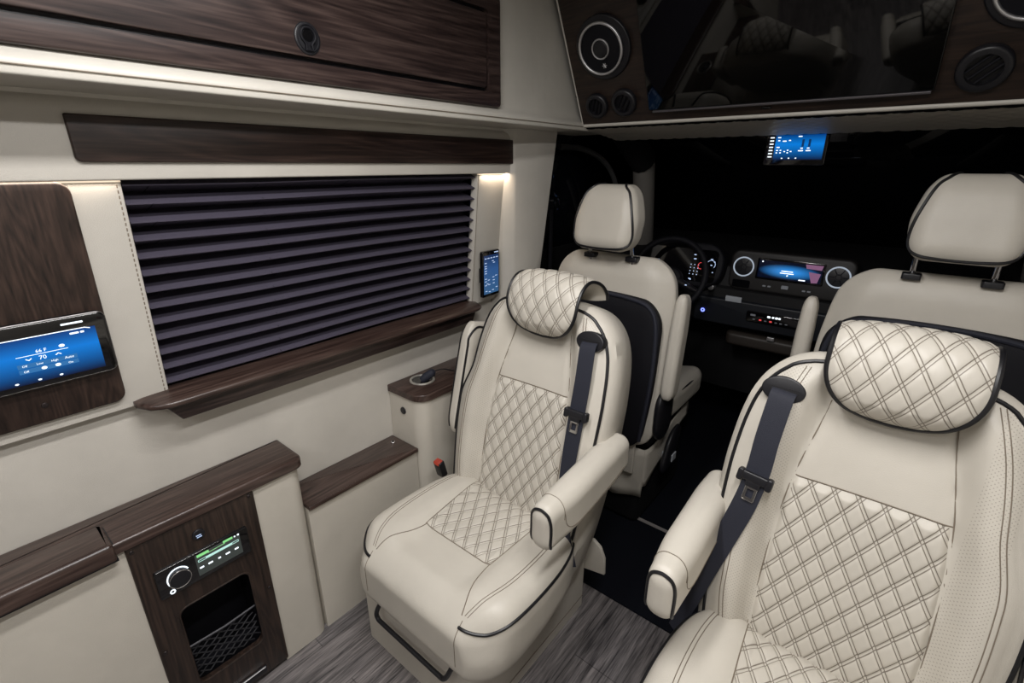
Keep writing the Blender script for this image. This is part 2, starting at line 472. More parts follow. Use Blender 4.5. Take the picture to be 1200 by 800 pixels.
mb = MB(); box(mb, -.95, .95, -1.6, 1.163, -.04, 0); struct('floor', mb, M['floor'], loc=(0, 0, -.04))
mb = MB(); box(mb, -.95, .95, 1.163, 2.9, -.03, .006); struct('floor_carpet', mb, M['carpet'])
mb = MB(); box(mb, -.95, .95, 1.570, 1.584, .006, .0095); struct('trim_1', mb, plain('floor_strip', (.30, .28, .27), .45))
mb = MB(); box(mb, -1.02, -.93, -1.6, 1.70, 0, .855); struct('wall_left', mb, M['wallleather'])
mb = MB(); F = Frame((0, 0, 0), (0, 1, 0), (0, 0, 1))
def wall_slab(mb, y0, y1, z0, z1, t=.06, out=0., back=None):
    vs = []
    for z in (z0, z1):
        vs += [(xw(z)+out, y0, z), (xw(z)+out, y1, z), (xw(z)+out-t, y1, z), (xw(z)+out-t, y0, z)]
    mb.add(vs, [(0, 1, 5, 4), (1, 2, 6, 5), (2, 3, 7, 6), (3, 0, 4, 7), (0, 3, 2, 1), (4, 5, 6, 7)])
# upper wall, left open where the window is
wall_slab(mb, -1.6, .20, .855, 1.55, .07, -.012); wall_slab(mb, 1.36, 1.70, .855, 1.55, .07, -.012)
wall_slab(mb, .20, 1.36, 1.36, 1.55, .07, -.012)
struct('wall_left_upper', mb, M['wallleather'])
mb = MB(); box(mb, .93, 1.0, -1.6, 1.70, 0, 1.5); struct('wall_right', mb, M['wallleather'])
mb = MB(); box(mb, -1.02, 1.0, -1.66, -1.6, 0, 1.96); struct('wall_back', mb, plain('rear_lining', (.13, .12, .11), .7))
mb = MB(); box(mb, -1.02, 1.0, -1.6, 1.72, 1.93, 1.98); struct('ceiling', mb, M['trimcream'])
# the window behind the blind
w = tag(bpy.data.objects.new('window_1', None), kind='structure'); COL.objects.link(w); w.location = (-.96, .8, .9); ORIG['window_1'] = Vector((-.96, .8, .9))
mb = MB(); wall_slab(mb, .20, 1.36, .855, 1.36, .006, -.085); link('window_glass', mb, M['glass'], w)

# ------------------------------------------------------------------ upper cabinet
cab = thing('overhead_cabinet', (-.83, .1, 1.48), 'walnut-fronted overhead cabinet with cream lip running above the window blind', 'cabinet')
Fx = Frame((0, 0, 0), (0, 1, 0), (0, 0, 1))
# cream carcass: profile in (x,z) extruded along y
def extrude_y(mb, prof, y0, y1, cap=True):
    n = len(prof); mb.add([(x, y0, z) for x, z in prof]+[(x, y1, z) for x, z in prof],
        [(j, (j+1) % n, n+(j+1) % n, n+j) for j in range(n)]+([tuple(range(n)), tuple(range(2*n-1, n-1, -1))] if cap else []))
def arc(cx, cz, r, a0, a1, n=6): return [(cx+r*math.cos(math.radians(a0+(a1-a0)*i/n)), cz+r*math.sin(math.radians(a0+(a1-a0)*i/n))) for i in range(n+1)]
prof = [(-.95, 1.484), (-.705, 1.484)] + arc(-.703, 1.4885, .0045, -90, 0, 4) + [(-.6985, 1.4945), (-.7005, 1.4952), (-.699, 1.502), (-.703, 1.511), (-.715, 1.519), (-.724, 1.526), (-.736, 1.545), (-.738, 1.93), (-.95, 1.93)]
mb = MB(); extrude_y(mb, prof, -1.6, 1.98); link('carcass', mb, M['trimcream'], cab)
mb = MB()
tube(mb, [(-.6985, y, 1.4985) for y in (-1.6, 0, 1.72)], .0011, 6)
link('lip_stitching', mb, M['seam'], cab)
Fc = Frame((-.7235, 0, 0), (0, 1, 0), (0, 0, 1))
# wooden face frame and door with a groove between
fr_out = rr_out(-1.5, 1.259, 1.527, 1.818, (.006, .014, .014, .006))
fr_in = rr_out(-.62, 1.206, 1.566, 1.776, .018)
mb = MB(); prism(mb, Fc, fr_out, -.004, .012, .004, hole=fr_in); link('face_frame', mb, M['woodY'], cab)
dr = MB(); prism(dr, Fc, rr_out(-.610, 1.196, 1.576, 1.766, .012), -.008, .0115, .002); door = link('door', dr, M['woodY'], cab)
mb = MB(); prism(mb, Fc, rr_out(-.64, 1.22, 1.55, 1.79, .01), -.008, -.0045); link('groove_back', mb, M['black'], cab)
# flush latch
lt = MB(); lc = (.635, 1.610)
prism(lt, Fc, circ(lc[0], lc[1], .029, .031, 36), .009, .0145, .003); latch = link('latch', lt, M['black'], door)
mb = MB(); tube(mb, [Fc(lc[0]+a, lc[1]+b, .015) for a, b in circ(0, 0, .023, .025, 32)], .0013, 6, True)
key = [(-.016, .010)]
loopp = [Fc(lc[0]+.016*math.cos(t), lc[1]+.005+.015*math.sin(t), .016) for t in [math.radians(d) for d in range(-55, 236, 12)]]
stem_l = [Fc(lc[0]-.006, lc[1]-.012, .016), Fc(lc[0]-.0075, lc[1]-.022, .016), Fc(lc[0]+.0075, lc[1]-.022, .016), Fc(lc[0]+.006, lc[1]-.012, .016)]
tube(mb, loopp+stem_l, .0030, 8, True)
link('latch_pull', mb, M['matt'], latch)
mb = MB(); prism(mb, Fc, circ(lc[0], lc[1]+.005, .012, .011, 24), .0146, .0152); link('latch_recess', mb, M['gloss'], latch)
for yy, zz in ((1.243, 1.545), (1.243, 1.795)):
    mb = MB(); prism(mb, Fc, circ(yy, zz, .003, n=12), .011, .0135, .001); link('screw', mb, M['screwm'], cab)

# ------------------------------------------------------------------ valance over the blind
val = thing('window_valance', (-.88, .85, 1.335), 'padded cream valance with long walnut strip above the pleated blind', 'valance')
mb = MB()
pv = [(-.925, 1.3335), (-.851, 1.3335)] + arc(-.847, 1.3375, .004, -90, 0, 3) + [(-.842, 1.40), (-.842, 1.455)] + [(-.848, 1.468), (-.862, 1.479), (-.87, 1.484), (-.925, 1.484)]
extrude_y(mb, pv, -1.5, 1.508); link('fascia', mb, M['wallleather'], val)
Fv = Frame((-.8435, 0, 0), (0, 1, 0), (0, 0, 1))
mb = MB(); prism(mb, Fv, rr_out(.224, 1.498, 1.366, 1.447, (.010, .004, .003, .003)), -.008, .009, .003); link('wood_strip', mb, M['woodX'] if 0 else wood('walnut_strip', 'Y', (.006, .0035, .0035), (.026, .014, .011), (.056, .033, .026), .4, 7.7), val)
# LED strips tucked behind the valance's lower edge
for nm, y0, y1, lab in (('led_strip', -.5, .285, 'warm LED light strip above the touchscreen panel, behind the valance'), ('led_strip', 1.30, 1.44, 'warm LED light strip above the small wall tablet, behind the valance')):
    mb = MB(); box(mb, -.860, -.852, y0, y1, 1.330, 1.3335); tag(link(nm, mb, M['warmled']), lab, 'light')

# ------------------------------------------------------------------ pleated blind
bl = thing('pleated_blind', (-.89, .8, .87), 'dark purple-black pleated window blind between the cream window posts', 'blind')
n_pl = 13; z_top = 1.345; z_bot = .868
mb = MB(); pr = []; ph = (z_top-z_bot)/n_pl
for i in range(n_pl):
    zt = z_top-i*ph
    pr += [(-.066, zt), (-.046, zt-ph*.16), (-.022, zt-ph*.38), (-.002, zt-ph*.57), (-.002, zt-ph*.625), (-.012, zt-ph*.68), (-.062, zt-ph*.97)]
pr.append((-.066, z_bot))
ny = 40; vs = []
for j in range(ny+1):
    y = .289+(1.298-.289)*j/ny
    sag = .0012*math.sin(y*9)
    for d, z in pr: vs.append((xw(z)+d, y, z+(sag if d > -.02 else 0)))
m_ = len(pr)
mb.add(vs, [(j*m_+i, j*m_+i+1, (j+1)*m_+i+1, (j+1)*m_+i) for j in range(ny) for i in range(m_-1)])
link('pleats', mb, M['blind'], bl, angle=25)
for y in (.335, .56, .80, 1.03, 1.25):
    mb = MB(); tube(mb, [(xw(z_top-i*ph/2-.002)-(.0015 if i % 2 else .060), y, z_top-i*ph/2-.0035) for i in range(2*n_pl)], .0008, 6)
    link('lift_cord', mb, M['darkcab'], bl)

# window posts (cream leather) and sill
def post(name, label, y0, y1, z0=.855, z1=1.334, sidey=None):
    mb = MB(); r = .005
    outl = [(y0, -.02), (y1, -.02)] + [(y1, 0)] + [(y1-r+r*math.cos(t), r*math.sin(t)) for t in (0, PI/4, PI/2)] + [(y0+r-r*math.sin(t), r*math.cos(t)) for t in (0, PI/4, PI/2)]
    n = len(outl); vs = []
    for z in (z0, z1): vs += [(xw(z)+c, y, z) for y, c in outl]
    mb.add(vs, [(j, (j+1) % n, n+(j+1) % n, n+j) for j in range(n)]+[tuple(range(n)), tuple(range(2*n-1, n-1, -1))])
    return mb
p1 = thing('window_post', (-.91, 0, .855), 'cream leather post panel at the near edge of the blind, carrying the touchscreen board', 'panel')
link('padding', post('', '', -1.5, .287), M['wallleather'], p1)
mb = MB()
for i in range(44):
    z = .872+i*.0104
    tube(mb, [(xw(z)+.0052, .2785, z), (xw(z)+.0052, .2790, z+.006)], .0012, 5)
link('stitching', mb, M['seam'], p1)
p2 = thing('window_post', (-.91, 1.37, .855), 'narrow cream leather post at the far edge of the blind, behind the small tablet', 'panel')
link('padding', post('', '', 1.298, 1.46), M['wallleather'], p2)
mb = MB(); tube(mb, [(xw(z)+.0055, 1.306, z) for z in (.87, 1.1, 1.33)], .0011, 5); link('stitching', mb, M['seam'], p2)

sill = thing('window_sill', (-.88, .75, .80), 'long walnut sill ledge under the pleated blind', 'sill')
mb = MB()
ps = [(-.93, .850), (-.850, .846)] + arc(-.8475, .855, .008, -80, 60, 6) + [(-.862, .868), (-.93, .872)]
ny = 60; n = len(ps); vs = []
y0s, y1s = .216, 1.318
for j in range(ny+1):
    y = y0s+(y1s-y0s)*j/ny
    e = min(y-y0s, y1s-y)
    k = math.sqrt(max(0, 1-(1-min(1, e/.075))**2)) if y < .8 else math.sqrt(max(0, 1-(1-min(1, e/.05))**2))
    sl = .35+.65*k
    for x, z in ps: vs.append((-.93+(x+.93)*(.45+.55*k), y, .861+(z-.861)*(.55+.45*k)))
mb.add(vs, [(j*n+i, j*n+(i+1) % n, (j+1)*n+(i+1) % n, (j+1)*n+i) for j in range(ny) for i in range(n)]+[tuple(range(n)), tuple(range(ny*n+n-1, ny*n-1, -1))])
link('ledge', mb, M['woodY2'], sill)
mb = MB(); Fs = Frame((-.93, 0, 0), (0, 1, 0), (0, 0, 1))
prism(mb, Fs, [(.255, .856), (.292, .800), (1.27, .800), (1.30, .856)], 0, .060, .006); link('apron', mb, M['woodX'] if 0 else M['woodY'], sill)
# seam rail where upper and lower panels meet
mb = MB(); tube(mb, [(-.913, -1.5, .854), (-.913, .26, .854)], .0025, 8); struct('trim_2', mb, M['trimcream'])

# pillar cover between blind and cab
mb = MB(); pl = [(-.96, 1.44), (-.872, 1.442), (-.866, 1.444), (-.838, 1.470), (-.832, 1.480), (-.815, 1.60), (-.812, 1.66), (-.96, 1.70)]
n = len(pl)
rows = [(0, .0), (.855, .0), (1.10, .0), (1.334, .0), (1.50, .0)]
vs = []
for z, dx in rows:
    for i, (x, y) in enumerate(pl): vs.append((x+.012*(z-.9), y+(.17*(z-1.2)-.004 if i in (5, 6) else 0), z))
mb.add(vs, [(r_*n+i, r_*n+(i+1) % n, (r_+1)*n+(i+1) % n, (r_+1)*n+i) for r_ in range(4) for i in range(n)]+[tuple(range(n)), tuple(range(5*n-1, 4*n-1, -1))])
struct('trim_3', mb, M['wallleather'], angle=50)

# ------------------------------------------------------------------ touchscreen board on the near post
tilt = Vector((.05/.478, 0, 1))
def lean(z0, off): return Frame((xw(z0)+off, 0, z0), (0, 1, 0), tilt)
FT = lean(.88, .005)
bd = thing('touchscreen_board', (-.905, .0, .88), 'upright walnut board on the cream post, with climate touchscreen mounted on it', 'panel')
mb = MB(); prism(mb, FT, rr_out(-.30, .207, .0, .456, .022), -.002, .010, .004); link('board', mb, M['woodZ'], bd)
mb = MB(); prism(mb, FT, circ(.079, .038, .0055, n=16), .0095, .012, .001); link('screw', mb, M['screwm'], bd)
ts = thing('touchscreen', (-.893, .03, .97), 'wide climate touchscreen glowing blue on the walnut board', 'touchscreen')
FS = lean(.968, .0165)
# frame a: y, b: height up the board
mb = MB(); prism(mb, FS, rr_out(-.17, .2035, -.006, .122, .012), -.002, .014, .004); link('bezel', mb, M['gloss'], ts)
mb = MB(); tube(mb, [FS(a, b, .0105) for a, b in rr_out(-.17, .2035, -.006, .122, .012)], .0013, 6, True); link('bezel_rim', mb, plain('gunmetal', (.18, .17, .17), .3, .8), ts)
mb = MB(); quad(mb, FS, -.155, .184, .006, .096, .0146); link('display', mb, M['scr'], ts)
mb = MB()
tube(mb, [FS(a, b, .015) for a, b in ((-.155, .0965), (.168, .0965), (.176, .0935))], .0008, 4)
text_into(mb, FS, '66 F', .090, .065, .0090, .0152); text_into(mb, FS, '70', .092, .0505, .0110, .0152)
text_into(mb, FS, 'Auto', .127, .041, .0068, .0152)
prism(mb, FS, circ(.128, .069, .0045, .003, 12), .0148, .0152)
prism(mb, FS, rr_out(.062, .136, .0615, .0623, .0002), .0148, .0152)
for sx, s in ((.078, -1), (.120, 1)):
    tube(mb, [FS(sx-.004, .0545-s*.0015, .0152), FS(sx, .0545+s*.0015, .0152), FS(sx+.004, .0545-s*.0015, .0152)], .0008, 4)
text_into(mb, FS, 'Low', .086, .041, .0055, .0152); text_into(mb, FS, 'High', .107, .041, .0055, .0152); text_into(mb, FS, 'Off', .066, .041, .0055, .0152)
text_into(mb, FS, 'Off', .066, .030, .0055, .0152); text_into(mb, FS, 'On', .130, .030, .0055, .0152)
for a in (.095, .115): prism(mb, FS, circ(a, .0325, .0042, .003, 12), .0148, .0152)
for a in (.052, .084, .115): prism(mb, FS, circ(a, .011, .0028, .0016, 10), .0148, .0152)
text_into(mb, FS, 'G', -.012, .016, .012, .0152)
for a0, a1, b in ((.135, .168, .1075), (.144, .158, .087), (.160, .166, .087), (-.02, .010, .1015)): prism(mb, FS, rr_out(a0, a1, b, b+.0035, .0012), .0148, .0152)
link('screen_text', mb, M['white'], ts)
mb = MB()
for b0 in (.0385, .028): prism(mb, FS, rr_out(.060, .146, b0, b0+.0085, .0005), .0146, .0149)
link('screen_buttons', mb, M['btn'], ts)

# small tablet on the far post
FP = Frame((-.872, 1.318, .884), (-.06, 1, 0), (.012, 0, 1))
ph_ = thing('wall_tablet', (-.872, 1.37, .884), 'small portrait tablet control mounted on the cream post beyond the blind', 'tablet')
mb = MB(); prism(mb, FP, rr_out(0, .104, 0, .176, .007), -.002, .011, .003, back=.001); link('case', mb, M['gloss'], ph_)
mb = MB(); prism(mb, FP, rr_out(-.006, .0, .06, .115, .001), -.001, .006, .001); link('mount_clip', mb, M['matt'], ph_)
mb = MB(); quad(mb, FP, .007, .097, .012, .160, .0116); link('display', mb, M['phonescr'], ph_)
mb = MB()
for i in range(5): prism(mb, FP, rr_out(.012+i*.017, .024+i*.017, .147, .150, .001), .0118, .0121)
for b in (.130, .118, .110, .100, .091): prism(mb, FP, rr_out(.012, .024, b, b+.003, .001), .0118, .0121)
for a, b in ((.055, .135), (.062, .128), (.012, .070), (.012, .060), (.030, .064), (.012, .045), (.022, .050), (.033, .046), (.058, .072), (.075, .076), (.060, .060), (.060, .048), (.015, .022), (.035, .018), (.055, .022), (.078, .030)):
    prism(mb, FP, rr_out(a, a+.012, b, b+.0026, .001), .0118, .0121)
prism(mb, FP, rr_out(.070, .095, .166, .1695, .001), .0118, .0121)
link('screen_text', mb, M['whitedim'], ph_)

# ------------------------------------------------------------------ side console
con = thing('side_console', (-.86, .0, 0), 'low cream side console with walnut counter and walnut radio panel below the touchscreen', 'console')
FZ = Frame((0, 0, 0), (1, 0, 0), (0, 1, 0))   # a=x b=y c=z
mb = MB()
prism(mb, FZ, rr_out(-.929, -.792, -1.4, .112, (.0, .008, .002, .0)), .0, .600)
prism(mb, FZ, rr_out(-.929, -.792, .372, .506, (.0, .002, .035, .0), 8), .0, .600)
prism(mb, FZ, rr_out(-.929, -.80, .10, .38, .001), .560, .600)
prism(mb, FZ, rr_out(-.929, -.80, .10, .38, .001), .0, .03)
link('body', mb, M['leather'], con, angle=30)
FC = Frame((-.792, 0, 0), (0, 1, 0), (0, 0, 1))
mb = MB(); prism(mb, FC, rr_out(.110, .376, .012, .594, (.004, .004, .008, .004)), -.012, .005, .003, hole=rr_out(.163, .328, .128, .378, .022)); pnl = link('radio_panel', mb, M['woodZd'], con, angle=30)
mb = MB(); pts = [FC(a, b, .004) for a, b in rr_out(.165, .326, .130, .376, .021)]; tube(mb, pts, .003, 6, True); link('opening_rim', mb, M['woodZd'], pnl)
for a, b in ((.120, .583), (.364, .583), (.365, .286), (.121, .286)):
    mb = MB(); prism(mb, FC, circ(a, b, .0045, n=14), .004, .0075, .0015); link('screw', mb, M['screwm'], pnl)
mb = MB(); box(mb, -.925, -.9215, .15, .34, .10, .40); box(mb, -.925, -.804, .15, .153, .10, .40); box(mb, -.925, -.804, .338, .341, .10, .40); box(mb, -.925, -.804, .15, .34, .10, .104); box(mb, -.925, -.804, .15, .34, .40, .404)
link('niche', mb, M['matt'], con)
mb = MB()
for i in range(-5, 9):
    for s in (-1, 1):
        pts = []
        for j in range(15):
            b = .135+.105*j/14; a = .168+i*.028+s*(b-.135)*1.35+(0 if s > 0 else .0)
            if .166 < a < .326: pts.append(FC(a, b, -.014+.0015*math.sin(j*2.1+i)))
        if len(pts) > 2: tube(mb, pts, .0019, 5)
link('net_pocket', mb, M['net'], con)
mb = MB(); tube(mb, [FC(.166, .243, -.012), FC(.25, .2395, -.010), FC(.326, .243, -.012)], .0028, 6); link('net_elastic', mb, plain('net_hem', (.05, .05, .06), .5), con)
mb = MB(); prism(mb, FC, rr_out(.225, .315, .024, .046, .002), .004, .010, .002); dp = link('drawer_pull', mb, M['black'], con)
mb = MB(); prism(mb, FC, rr_out(.230, .312, .0435, .0460, .001), .009, .0125, .001); link('chrome_strip', mb, M['metal'], dp)
# counter
mb = MB(); prism(mb, FZ, rr_out(-.9295, -.782, -1.4, .514, (.0, .01, .03, .004), 6), .597, .623, .008); link('countertop', mb, M['woodY2'], con)
mb = MB(); prism(mb, FZ, rr_out(-.8655, -.768, -1.4, .0955, (.0, .008, .008, .003), 6), .594, .6325, .009); link('flip_lid', mb, M['woodY2'], con, angle=50)
mb = MB(); prism(mb, FZ, rr_out(-.8675, -.785, -1.4, .0975, (.0, .002, .002, .008), 6), .590, .6236); link('lid_gap', mb, M['pipe'], con)
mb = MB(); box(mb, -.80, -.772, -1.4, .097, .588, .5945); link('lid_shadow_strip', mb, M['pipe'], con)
# radio
rd = thing('radio_unit', (-.79, .242, .43), 'marine-style stereo with lit round dial and green display in the console', 'radio')
rd['label'] = 'slim black stereo with lit round dial and green display in the console panel'
mb = MB(); prism(mb, FC, rr_out(.142, .342, .432, .508, .004), .003, .013, .002); link('faceplate', mb, M['gloss'], rd)
mb = MB(); prism(mb, FC, circ(.184, .472, .0215, n=36), .012, .026, .003); link('volume_knob', mb, M['black'], rd)
mb = MB(); tube(mb, [FC(.184+.0225*math.cos(t), .472+.0245*math.sin(t), .0145) for t in [math.radians(d) for d in range(25, 240, 6)]], .0015, 6)
link('dial_glow', mb, M['white'], rd)
mb = MB(); tube(mb, [FC(.184+.0218*math.cos(t), .472+.0218*math.sin(t), .0255) for t in [2*PI*i/36 for i in range(36)]], .0009, 6, True); link('knob_rim', mb, M['chrome'], rd)
mb = MB(); quad(mb, FC, .222, .322, .443, .502, .0135); link('display', mb, M['grey_disp'], rd)
mb = MB(); prism(mb, FC, rr_out(.226, .252, .494, .501, .001), .0136, .014); prism(mb, FC, rr_out(.284, .306, .4965, .5025, .001), .0136, .014)
tube(mb, [FC(.25, .4935, .0138), FC(.288, .4950, .0138)], .0007, 4); link('display_labels', mb, M['green'], rd)
mb = MB(); tube(mb, [FC(a, b, .014) for a, b in rr_out(.227, .317, .481, .486, .001)], .0007, 4, True); prism(mb, FC, rr_out(.243, .303, .482, .485, .001), .0136, .0141); link('progress_bar', mb, M['cyanw'], rd)
mb = MB()
for a, w_ in ((.2265, .009), (.245, .010), (.267, .006), (.284, .010), (.305, .009)):
    mb = MB(); prism(mb, FC, rr_out(a, a+w_, .4615, .4655, .001), .0136, .0141); link('button_icon', mb, M['white'], rd)
mb = MB()
prism(mb, FC, circ(.311, .499, .002, n=8), .0136, .0141); prism(mb, FC, circ(.319, .4995, .0025, n=8), .0136, .0141)
link('status_icon', mb, M['white'], rd); mb = MB()
tube(mb, [FC(.166+.0045*math.cos(t), .4415+.0045*math.sin(t), .0138) for t in [2*PI*i/14 for i in range(14)]], .0014, 5, True)
link('button_icon', mb, M['white'], rd)
us = thing('usb_outlet', (-.787, .243, .54), 'small round black power socket with lit slots above the stereo', 'socket')
mb = MB(); prism(mb, FC, circ(.2425, .5485, .0135, n=28), .004, .010, .002); link('housing', mb, M['black'], us)
mb = MB(); prism(mb, FC, rr_out(.236, .247, .5475, .5495, .0008), .0098, .0108); prism(mb, FC, rr_out(.237, .248, .5425, .5445, .0008), .0098, .0108); link('slots', mb, M['whitedim'], us)

# ------------------------------------------------------------------ low ledge and cup-holder box
lg = thing('side_ledge', (-.86, .72, 0), 'lower cream side ledge with narrow walnut top between console and cup holder box', 'ledge')
mb = MB(); prism(mb, FZ, rr_out(-.929, -.799, .508, .904, .001), 0, .446); link('body', mb, M['leather'], lg)
mb = MB(); prism(mb, FZ, rr_out(-.929, -.790, .508, .9035, .002), .445, .457, .003); link('top_board', mb, M['woodY2'], lg)
bt = thing('ledge_button', (-.888, .876, .457), 'tiny round chrome button on the walnut ledge top beside the cup holder box', 'button')
mb = MB(); prism(mb, FZ, circ(-.886, .872, .008, n=20), .456, .461, .002); link('ring', mb, M['chrome'], bt)
mb = MB(); prism(mb, FZ, circ(-.886, .872, .0045, n=16), .460, .4625, .001); link('cap', mb, M['black'], bt)
cb = thing('cup_holder_box', (-.85, 1.05, 0), 'tall rounded cream box with walnut top and cup holder behind the chair', 'cup holder')
mb = MB(); prism(mb, FZ, rr_out(-.929, -.765, .906, 1.30, (.002, .045, .02, .002), 8), 0, .635); link('body', mb, M['leather'], cb)
mb = MB(); prism(mb, FZ, rr_out(-.929, -.757, .900, 1.31, (.003, .05, .02, .002), 8), .632, .655, .004); link('top_board', mb, M['woodY2'], cb)
cc = (-.862, 1.0)
mb = MB(); tube(mb, [(cc[0]+.040*math.cos(t), cc[1]+.040*math.sin(t), .657) for t in [2*PI*i/40 for i in range(40)]], .0042, 8, True); link('ring', mb, plain('satin_ring', (.62, .60, .55), .3, .7), cb)
mb = MB(); prism(mb, FZ, circ(cc[0], cc[1], .037, n=36), .654, .6562); link('cup_well', mb, M['gloss'], cb)
Fk = Frame((0, .906, 0), (1, 0, 0), (0, 0, 1))
mb = MB(); prism(mb, Fk, circ(-.857, .577, .013, n=28), -.001, .004, .002); link('round_socket', mb, M['black'], cb)
ck = thing('cable_plug', (cc[0], cc[1], .66), 'black charging plug with cable standing in the chrome-ringed cup holder', 'plug')
mb = MB(); tube(mb, [(cc[0]+.004, cc[1]-.004, .658), (cc[0]+.012, cc[1]+.004, .668), (cc[0]+.026, cc[1]+.028, .684)], [.013, .015, .0145], 14)
tube(mb, [(cc[0]+.026, cc[1]+.028, .684), (cc[0]+.030, cc[1]+.034, .687)], [.0145, .006], 14); link('plug', mb, M['belt'], ck)
mb = MB(); tube(mb, smooth_path([(cc[0]+.030, cc[1]+.034, .687), (cc[0]+.045, cc[1]+.060, .690), (cc[0]+.055, cc[1]+.095, .675), (cc[0]+.050, cc[1]+.13, .660), (cc[0]+.07, cc[1]+.17, .659)]), .0022, 6); link('cable', mb, M['pipe'], ck)

# ------------------------------------------------------------------ captain's chairs
BU = Vector((0, .26, .9656)); BN = Vector((0, -.9656, .26))
WT = [(-.10, .205), (-.06, .212), (0, .222), (.10, .231), (.22, .238), (.35, .239), (.44, .234), (.50, .225), (.545, .210), (.575, .190), (.596, .165), (.608, .135), (.614, .10)]
QT = [(-.10, .139), (.10, .139), (.25, .136), (.33, .130), (.37, .1255), (.44, .113), (.50, .101), (.54, .095), (.62, .090)]
def WX(s, t):
    w_ = cub(WT, s)
    return w_*t*(1-(.12*sm((s-.28)/.12) if t < 0 else 0))
def Dfun(x, s):
    a = abs(x); w_ = abs(WX(s, -1. if x < 0 else 1.)); q = cub(QT, s)
    if a < q: d = .004 + .008*(a/q)**2 - .006*sm((a-q+.012)/.012)
    else:
        t = (a-q)/max(.01, w_-q)
        d = .006+.046*sm((t+.06)/.50) - .018*sm((t-.62)/.38)
    d += .010*math.sin(PI*max(0, min(1, s/.5)))
    k = sm((s-.55)/.06)
    return d*(1-k)+.038*k

